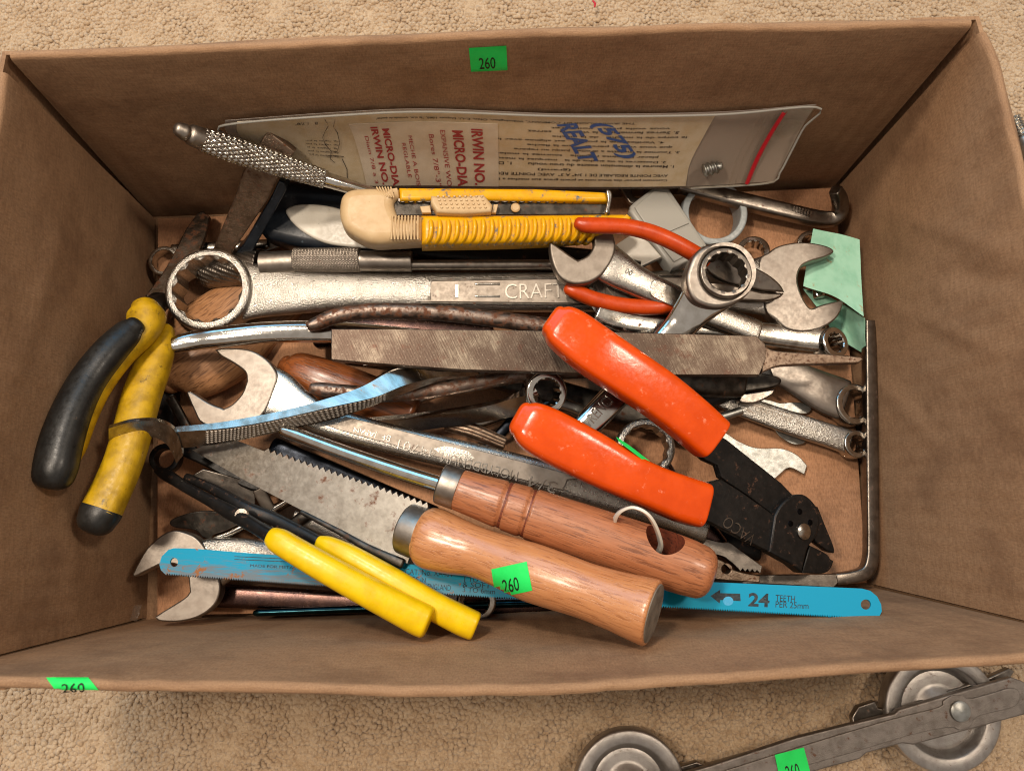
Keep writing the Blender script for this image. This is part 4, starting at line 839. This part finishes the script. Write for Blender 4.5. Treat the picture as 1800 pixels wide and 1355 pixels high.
sl = plate('slider', t, sm([(758, 343, 1), (775, 345), (815, 345), (850, 341, 1), (866, 360, 1), (864, 372, 1), (815, 375), (768, 373, 1), (757, 355, 1)], 3), (pk[0]+pk[1]*3.2, pk[1]), 8, MAT['beige_plastic'], 1.2)
nub = []
bm_V, bm_f = [], []
for i in range(9):
    for j in range(4):
        q = on_plane((pk[0]+pk[1]*3.2, pk[1]), 770+i*9.6+j*2.2, 346+j*6.4); k = len(bm_V)
        for a in range(6): bm_V.append(q+np.array([math.cos(a*1.047)*.75, math.sin(a*1.047)*.6, -.05]))
        for a in range(6): bm_V.append(q+np.array([math.cos(a*1.047)*.45, math.sin(a*1.047)*.4, .55]))
        for a in range(6): bm_f.append((k+a, k+(a+1) % 6, k+6+(a+1) % 6, k+6+a))
        bm_f.append(tuple(k+6+a for a in range(6)))
s_ = add_mesh('grip_bumps', np.array(bm_V), bm_f, MAT['beige_plastic'], sl); s_['kind'] = 'stuff'
plate('slider_tongue', t, [(738, 363), (756, 361), (758, 374), (742, 374)], (pk[0]+pk[1]*-.2, pk[1]), 3, MAT['beige_plastic'], .4)
plate('slider_tongue', t, [(868, 359), (876, 359), (872, 374), (864, 374)], (pk[0]+pk[1]*-.2, pk[1]), 3, MAT['beige_plastic'], .4)
lathe('pin', t, on_plane((pk[0]-pk[1]*2.4, pk[1]), 906, 366), pk[1], [(2.1, 0), (2.1, .8), (1.5, 1.4), (.01, 1.5)], MAT['beige_plastic'], 20)

# ------------------------------------------------------------------ pliers leaning on the left wall
t = thing('insulated_pliers', 'worn pliers with one black and one yellow handle leaning on the left wall', 'pliers', (230, 720, 20))
loft('yellow_core', t, [(258, 546, 44, 48, 7), (258, 556, 45, 64, 7), (250, 580, 48, 58, 6), (212, 622, 54, 50, 5), (173, 674, 59, 50, 5), (144, 728, 63, 52, 5.5), (124, 778, 66, 54, 6), (116, 800, 67, 46, 6)], MAT['dirty_yellow'], 2.3, 32, cap=(.7, .5))
loft('handle', t, [(237, 574, 55, 34, 4), (224, 586, 56, 48, 5), (190, 622, 60, 56, 6), (155, 668, 64, 60, 6), (128, 720, 68, 64, 6.5), (108, 775, 71, 70, 7), (98, 818, 73, 72, 7), (94, 834, 73, 68, 7)], MAT['black_vinyl'], 2.4, 32, cap=(.8, .8))
loft('handle', t, [(296, 580, 36, 20, 4), (286, 600, 38, 44, 5), (268, 645, 42, 60, 6), (248, 700, 46, 64, 6.5), (234, 755, 50, 64, 6.5), (214, 820, 54, 64, 6.5), (184, 886, 58, 67, 6.5), (178, 898, 58.6, 68, 6.5)], MAT['dirty_yellow'], 2.5, 32, cap=(.5, 0))
loft('handle_tip', t, [(179, 896, 58.4, 70, 6.7), (172, 910, 59, 68, 6.5), (170, 914, 59, 64, 6.2)], MAT['black_vinyl'], 2.4, 32, cap=(.05, .9))
loft('head', t, [(262, 550, 36, 36, 5), (280, 530, 18, 40, 4), (310, 505, 9, 36, 4)], MAT['dark_steel'], 3, 20)

# ------------------------------------------------------------------ hacksaw blade
t = thing('hacksaw_blade', 'bright blue hacksaw blade with black print lying across the front of the pile', 'saw blade', (900, 1020, 40))
ph = plane3((300, 985, 46), (1530, 1060, 56), (900, 1000, 50))
topE = [(296, 966), (306, 963), (340, 964), (480, 975), (730, 992), (1000, 1008), (1256, 1023), (1400, 1029), (1515, 1034), (1530, 1038), (1542, 1048), (1549, 1062), (1550, 1074), (1544, 1087)]
bq = np.array([(1544, 1087), (1268, 1071), (870, 1049), (560, 1028), (396, 1016), (290, 1008)], float); sx = np.linspace(1542, 292, 600)
by = np.interp(sx, bq[::-1, 0], bq[::-1, 1]); teeth = [(x, y+(2.2 if i % 2 else -1.4)) for i, (x, y) in enumerate(zip(sx, by))]
hb_ = plate('blade', t, topE+teeth+[(283, 1002), (280, 992), (284, 978)], ph, .9, MAT['worn_blue'], 0, [circ(306, 988, 7, 8, 18), circ(1522, 1062, 9, 9, 18)])
X_ = GEO[hb_.name][0]; e1 = on_plane(ph, 1530, 1038)-on_plane(ph, 296, 966); e1 /= np.linalg.norm(e1); e2 = np.cross(ph[1], e1); X_ = X_-on_plane(ph, 296, 990)
hb_.data.attributes['loc'].data.foreach_set('vector', (np.column_stack([X_ @ e1, X_ @ e2, X_ @ ph[1]])*.1).astype(np.float32).ravel())
for s, a, b, h, bo in (('24', (1315, 1065), (1352, 1067), 24, .03), ('TEETH', (1363, 1056), (1397, 1058), 11, 0), ('PER 25mm', (1363, 1067), (1421, 1070), 11, 0),
                       ('BI-METAL', (596, 1005), (690, 1011), 15, .02), ('SAFEFLEX', (604, 1024), (692, 1029), 12, .02), ('CAT. No. XA46V', (712, 1009), (797, 1014), 10, 0), ('MADE IN', (709, 1021), (748, 1024), 9, 0), ('SHEFFIELD ENGLAND', (708, 1032), (792, 1038), 10, 0),
                       ('1 TO 3mm', (816, 1022), (868, 1025), 9, 0), ('& SOFT', (813, 1031), (862, 1034), 9, 0), ('3 TO 6mm', (813, 1040), (870, 1044), 9, 0), ('MADE FOR METAL', (440, 996), (520, 1000), 5, 0)):
    text('lettering', t, s, a, b, h, MAT['black_print'], pl=ph, bold=bo, lift=.02, depth=.04)
def flat(name, pts): return plate(name, t, pts, (ph[0]+ph[1]*.06, ph[1]), .05, MAT['black_print'], 0)
plate('printed_arrow', t, [(1249, 1047), (1266, 1036), (1266, 1042), (1301, 1043), (1302, 1056), (1266, 1054), (1265, 1060)], (ph[0]+ph[1]*.07, ph[1]), .06, MAT['black_print'], 0)
plate('printed_disc', t, circ(1280, 1056, 9, 8), (ph[0]+ph[1]*.1, ph[1]), .05, MAT['blue_paint'], 0)
for y in (0, 5): plate('printed_line', t, [(412, 977+y), (520, 982+y), (520, 983.2+y), (412, 978.2+y)], (ph[0]+ph[1]*.07, ph[1]), .06, MAT['black_print'], 0)

# ------------------------------------------------------------------ long nosed pliers with yellow handles
t = thing('retaining_ring_pliers', 'slim black pliers with smooth bright yellow handles at the front left', 'pliers', (520, 960, 30))
loft('handle', t, [(484, 946, 61, 38), (492, 951, 62, 44), (520, 968, 63, 46), (570, 997, 64, 49), (640, 1036, 64, 52), (700, 1068, 63, 55), (735, 1086, 62, 58), (748, 1092, 62, 57)], MAT['yellow_vinyl'], 2.6, 32, cap=(.6, .25))
loft('handle', t, [(565, 955, 50, 28), (580, 961, 51, 36), (620, 981, 53, 42), (690, 1021, 55, 46), (760, 1063, 56, 49), (810, 1089, 56, 51), (832, 1099, 56, 50)], MAT['yellow_vinyl'], 2.6, 32, cap=(.6, .25))
loft('jaw', t, [(492, 952, 60, 26, 3), (450, 926, 53, 24, 3), (410, 903, 46, 26, 3), (370, 880, 40, 20, 2.4), (330, 858, 34, 18, 2.2), (305, 842, 30, 20, 2), (288, 832, 27, 20, 2), (277, 826, 25, 12, 1.6)], MAT['black_oxide'], 3, 20, cap=(.3, .6))
loft('jaw', t, [(572, 958, 50, 22, 3), (530, 936, 46, 22, 3), (480, 912, 42, 24, 3), (430, 892, 40, 24, 3), (380, 862, 34, 18, 2.2), (330, 840, 28, 16, 2)], MAT['black_oxide'], 3, 20, cap=(.3, .6))
lathe('rivet', t, W(425, 905, 50), (0, 0, 1), [(3, 0), (2.6, .8), (.01, 1)], MAT['gunmetal'], 20)

# ------------------------------------------------------------------ hand saw
t = thing('hand_saw', 'small saw with steel ferrule and turned pale wooden handle bearing a green sticker', 'saw', (800, 960, 40))
ps = plane3((350, 793, 24), (720, 960, 52), (620, 849, 45))
d0 = np.array([463., 788]); d1 = np.array([752., 886]); teeth = []
for i in range(27):
    a = d0+(d1-d0)*(i/27); b = d0+(d1-d0)*((i+.55)/27); teeth += [tuple(a+np.array([1.5, 5])), tuple(b+np.array([3, -2]))]
plate('blade', t, [(338, 791), (400, 768)]+teeth+[(752, 890), (716, 990), (650, 964), (531, 897), (430, 844)], ps, 1.1, MAT['pitted_steel'], .05)
loft('blade_side_shade', t, [(531, 900, 38, 8, 1.6), (600, 936, 43, 11, 2), (650, 964, 47, 14, 2.2), (708, 990, 51, 18, 2.4)], MAT['dark_steel'], 4, 16)  # dark strip standing for the blade's side and its shadow
hs = lambda x: 53+(x-735)*.082
loft('ferrule', t, [(716, 929, hs(716), 90), (748, 941, hs(748), 93)], MAT['satin'], 2, 48, cap=(.08, .02))
hd = [(744, 940, 92), (750, 942, 103), (765, 948, 108), (795, 958, 101), (838, 970, 88), (880, 985, 91), (930, 1004, 101), (980, 1021, 100), (1030, 1038, 97), (1080, 1055, 103), (1125, 1070, 114), (1143, 1076, 117)]
han = loft('handle', t, [(x, y, hs(x), w_) for x, y, w_ in hd], MAT['wood_pale'], 2.05, 64, 1.2, cap=(.12, .1))
c = W(1146, 1077, hs(1146)); c2 = W(1140, 1075, hs(1140)); ax = c-c2
loft('end_face', t, [(1147.2, 1077.4, hs(1147.2), 106), (1149.2, 1078.1, hs(1149.2), 105)], MAT['end_grain'], 2, 48, cap=(0, .02))
sticker(han, [(864, 1000), (926, 987), (936, 1037), (872, 1050)], hitter(han))

# ------------------------------------------------------------------ wooden handled screwdriver
t = thing('wooden_screwdriver', 'reddish wooden handle with two turned grooves, steel ferrule and a cross hole', 'screwdriver', (1000, 930, 45))
zs = lambda x: 59+(x-800)*.02
loft('rod', t, [(500, 757, 42, 25), (600, 794, 47, 26), (700, 828, 53, 27), (795, 858, 59, 28)], MAT['chrome'], 2, 28)
loft('ferrule', t, [(778, 850, zs(778), 73), (806, 860, zs(806), 74)], MAT['satin'], 2, 48, cap=(.12, .03))
hp = [(802, 859, 64), (808, 861, 72), (840, 872, 77), (879, 885, 84), (930, 902, 90), (985, 921, 94), (1060, 947, 99), (1140, 974, 101), (1200, 994, 99), (1228, 1004, 94)]
grooves = []
def gm(s, th, S_):
    g = 1.0
    for q in (.205, .305):
        d = (s/S_-q)*S_
        if abs(d) < 1.5: g -= .085*(1-(d/1.5)**2)
    return np.full(len(th), g)
sd = loft('handle', t, [(x, y, zs(x), w_) for x, y, w_ in hp], MAT['wood_red'], 2.05, 64, .5, (.1, .55), rmod=gm)
bl = W(893, 889, zs(893)); 
for x, y, w_ in ((889, 888, 82.5), (931, 902.5, 86)):
    loft('groove', t, [(x-3.6, y-1.2, zs(x), w_), (x+3.6, y+1.2, zs(x), w_)], MAT['wood_groove'], 2.05, 48, .3, (.02, .02))
hole = W(1154, 974, zs(1152)); nrm = np.array([.24, .66, .71])
cutr = lathe('cutter', None, hole, nrm, [(.01, -25), (7.6, -25), (7.6, 25), (.01, 25)], MAT['wood_groove'], 40)
bo = sd.modifiers.new('hole', 'BOOLEAN'); bo.operation = 'DIFFERENCE'; bo.object = cutr; bo.solver = 'EXACT'
sd.data.materials.append(MAT['wood_groove'])
dg = bpy.context.evaluated_depsgraph_get(); nm = bpy.data.meshes.new_from_object(sd.evaluated_get(dg), preserve_all_data_layers=True, depsgraph=dg)
sd.modifiers.clear(); sd.data = nm
if 'loc' in nm.attributes: nm.attributes.remove(nm.attributes['loc'])
at = nm.attributes.new('loc', 'FLOAT_VECTOR', 'POINT'); vv = np.zeros(len(nm.vertices)*3); nm.vertices.foreach_get('co', vv); vv = vv.reshape(-1, 3)/MM+ORG[sd.name]
q0, q1 = W(802, 859, zs(802)), W(1228, 1004, zs(1228)); a1 = (q1-q0)/np.linalg.norm(q1-q0); a2 = np.cross(a1, [0, 0, 1.]); a3 = np.cross(a2, a1); vv = vv-q0
at.data.foreach_set('vector', (np.column_stack([vv @ a1, vv @ a2, vv @ a3])*.1+[5.3, 0, 0]).astype(np.float32).ravel())
nm.set_sharp_from_angle(angle=math.radians(40))
sd.data = nm; bpy.data.objects.remove(cutr)
t = tag(loft('cable_tie', None, [(1157, 972, 62, 14, .6), (1161, 955, 70, 14, .6), (1152, 925, 79, 14, .6), (1136, 902, 84, 14, .6), (1112, 892, 83, 14, .6), (1090, 900, 78, 14, .6), (1080, 918, 70, 14, .6), (1085, 940, 62, 14, .6)], MAT['white_tie'], 6, 16, 1, (.05, .05), roll=math.radians(90)), 'white plastic loop threaded through the hole of the wooden handle', 'cable tie')

# ------------------------------------------------------------------ orange handled crimper
t = thing('crimping_pliers', 'black crimping tool with two fat bright orange handles lying on top at centre right', 'crimper', (1250, 850, 20))
loft('handle', t, [(974, 567, 66, 58, 6), (983, 573, 66, 74, 7), (1005, 588, 66, 84, 7.5), (1045, 618, 66, 88, 8), (1100, 655, 64, 86, 8), (1160, 696, 61, 84, 8), (1210, 736, 58, 82, 8), (1244, 766, 55, 80, 8), (1250, 771, 54.6, 79, 8)], MAT['orange_vinyl'], 4.4, 48, cap=(.45, .15))
h2 = loft('handle', t, [(917, 738, 70, 62, 7), (926, 743, 70, 76, 8), (950, 757, 70, 88, 8.5), (1000, 783, 69, 90, 8.5), (1055, 812, 67, 86, 8.5), (1105, 838, 65, 78, 8.5), (1150, 858, 62, 76, 8.5), (1195, 876, 59, 80, 8.5), (1222, 885, 57, 80, 8.5), (1228, 887, 56.6, 79, 8.5)], MAT['orange_vinyl'], 4.4, 48, cap=(.45, .15))
pb = plane3((1260, 790, 47), (1250, 880, 48), (1450, 960, 27))
plate('arm', t, [(1225, 745), (1277, 772), (1374, 849), (1400, 876), (1362, 907), (1315, 871), (1280, 848), (1268, 838), (1262, 818), (1240, 808), (1205, 775)], (pb[0]-pb[1]*2, pb[1]), 4, MAT['black_oxide'], .5)
arm = plate('arm', t, [(1190, 835), (1238, 849), (1268, 842), (1303, 864), (1362, 906), (1385, 930), (1354, 971), (1236, 912), (1190, 900)], pb, 4, MAT['black_oxide'], .5)
plate('jaw', t, sm([(1362, 906, 1), (1372, 888), (1388, 874), (1413, 869), (1433, 886), (1440, 905), (1436, 940), (1420, 965), (1410, 1007, 1), (1392, 992, 1), (1353, 970, 1)]), (pb[0]+pb[1]*1.2, pb[1]), 6, MAT['black_oxide'], .9)
plate('jaw', t, sm([(1438, 890, 1), (1452, 925), (1466, 960), (1467, 972, 1), (1455, 968, 1), (1430, 945), (1425, 900)]), (pb[0]-pb[1]*1.2, pb[1]), 4, MAT['black_oxide'], .6)
plate('jaw', t, sm([(1424, 958, 1), (1448, 970), (1457, 976, 1), (1460, 982, 1), (1466, 986, 1), (1460, 1000), (1446, 1008), (1410, 1007, 1)]), (pb[0]-pb[1]*1.0, pb[1]), 4, MAT['black_oxide'], .6)
rc = on_plane((pb[0]+pb[1]*1.3, pb[1]), 1412, 934); lathe('rivet', t, rc, pb[1], [(3.6, 0), (3.5, .7), (2.6, 1.2), (.01, 1.45)], MAT['chrome_worn'], 32)
for x, y in ((1406, 899), (1390, 920), (1424, 918)): lathe('dimple', t, on_plane((pb[0]+pb[1]*1.25, pb[1]), x, y), pb[1], [(1.3, 0), (1.2, .2), (.01, .3)], MAT['blued'], 16)
text('lettering', arm, 'VACO', (1330, 942), (1278, 906), 20, MAT['gunmetal'], pl=pb, depth=.25, bold=-.01)
# green sticker wrapped round the edge of the lower handle
sh2 = hitter(h2)
patch('price_sticker', h2, [[(1084, 768, 71), (1108, 784, 71), (1143, 811, 69)], [(1088, 775, 74.5), (1110, 792, 74), (1140, 815, 71)]], MAT['sticker'], .2)

# ------------------------------------------------------------------ roller tool on the carpet
t = thing('roller_bar', 'cast metal bar with two grooved wheels lying on the carpet in front of the box', 'roller tool', (1400, 1310, ZC))
def wheel(cx, cy, z, Rp):
    p = W(cx, cy, z); r = Rp*sc_at(p)
    return lathe('wheel', t, p, (0, 0, 1), [(.01, -1), (r*.20, -1.2), (r*.30, -2.2), (r*.36, -4.2), (r*.44, -4.8), (r*.56, -4.2), (r*.64, -4.8), (r*.70, -3.4), (r*.74, -.6), (r*.78, 0), (r*.95, 0), (r*.985, -.4), (r, -1.4), (r, -7), (r*.985, -8), (r*.94, -8.4), (.01, -8.4)], MAT['grey_cast'], 96, angle=45)
wheel(1660, 1251, 9, 103); wheel(1108, 1386, 9, 98)
pl = plane3((1400, 1320, 16), (1700, 1245, 16), (1500, 1300, 16))
bar = plate('bar', t, [(1050, 1405), (1130, 1381), (1190, 1362), (1250, 1345), (1400, 1296), (1496, 1272), (1573, 1254), (1580, 1247), (1662, 1223), (1778, 1190), (1796, 1196), (1830, 1215), (1830, 1246), (1800, 1256), (1605, 1309), (1587, 1306), (1524, 1323), (1511, 1334), (1444, 1352), (1380, 1372), (1300, 1394), (1150, 1440)], pl, 3.5, MAT['cast_dark'], .7)
plate('raised_panel', t, sm([(1250, 1362, 1), (1400, 1314), (1560, 1266), (1650, 1243), (1658, 1232), (1672, 1223), (1690, 1221), (1704, 1228), (1740, 1219), (1776, 1209), (1792, 1216), (1790, 1236), (1770, 1246), (1718, 1259), (1708, 1274), (1688, 1283), (1668, 1278), (1600, 1292), (1500, 1322), (1400, 1350), (1270, 1386, 1)], 3), (pl[0]+pl[1]*.8, pl[1]), .9, MAT['cast_dark'], .3)
plate('lower_bar', t, [(1180, 1352), (1225, 1338), (1240, 1345), (1500, 1272), (1498, 1260), (1509, 1241), (1538, 1232), (1544, 1244), (1566, 1248), (1740, 1190), (1775, 1174), (1784, 1180), (1760, 1215), (1500, 1300), (1200, 1400)], 6, 4, MAT['gunmetal'], .6)
lathe('rivet', t, W(1687, 1249, 16.9), (0, 0, 1), [(4.4, 0), (4.3, 1), (3.4, 1.6), (.01, 1.9)], MAT['zinc'], 32)
lathe('axle', t, W(1108, 1386, 9), (0, 0, 1), [(3.4, -1), (3.4, 1.4), (.01, 1.6)], MAT['zinc'], 24)
sticker(t, [(1362, 1326), (1413, 1313), (1427, 1366), (1373, 1380)], lambda x, y, l=.2: on_plane((pl[0]+pl[1]*(.85+l), pl[1]), x, y), True)

# things beyond the right wall
t = thing('threaded_hook', 'threaded metal hook on the carpet outside the right wall', 'hook', (1800, 260, ZC))
loft('thread', t, [(1783, 208, 3, 20), (1797, 238, 3, 24), (1803, 250, 3, 24)], MAT['chrome_worn'], 2, 48, .2, (.3, .1), rmod=lambda s, th, S_: 1+.14*np.sin(s*3.2+th))
loft('body', t, [(1800, 246, 3, 30), (1815, 275, 3, 42), (1840, 330, 3, 44)], MAT['gunmetal'], 2.4, 24)
loft('wire', t, [(1776, 258, 0, 12), (1790, 275, 0, 14), (1830, 282, 0, 14)], MAT['grey_plastic'], 2, 12)
t = tag(loft('steel_pipe', None, [(1797, 338, 2, 24), (1812, 370, 2, 34), (1845, 470, 2, 36)], MAT['gunmetal'], 2, 20), 'grey metal tube on the carpet outside the right wall, nearer than the hook', 'tube')
# fluff on the carpet
tag(loft('red_thread', None, [(1042, 2, -1.5, 3), (1046, 7, -1.2, 4), (1045, 13, -1.5, 3)], MAT['red_print'], 2, 8, .4), 'tiny red thread on the carpet behind the box', 'thread')
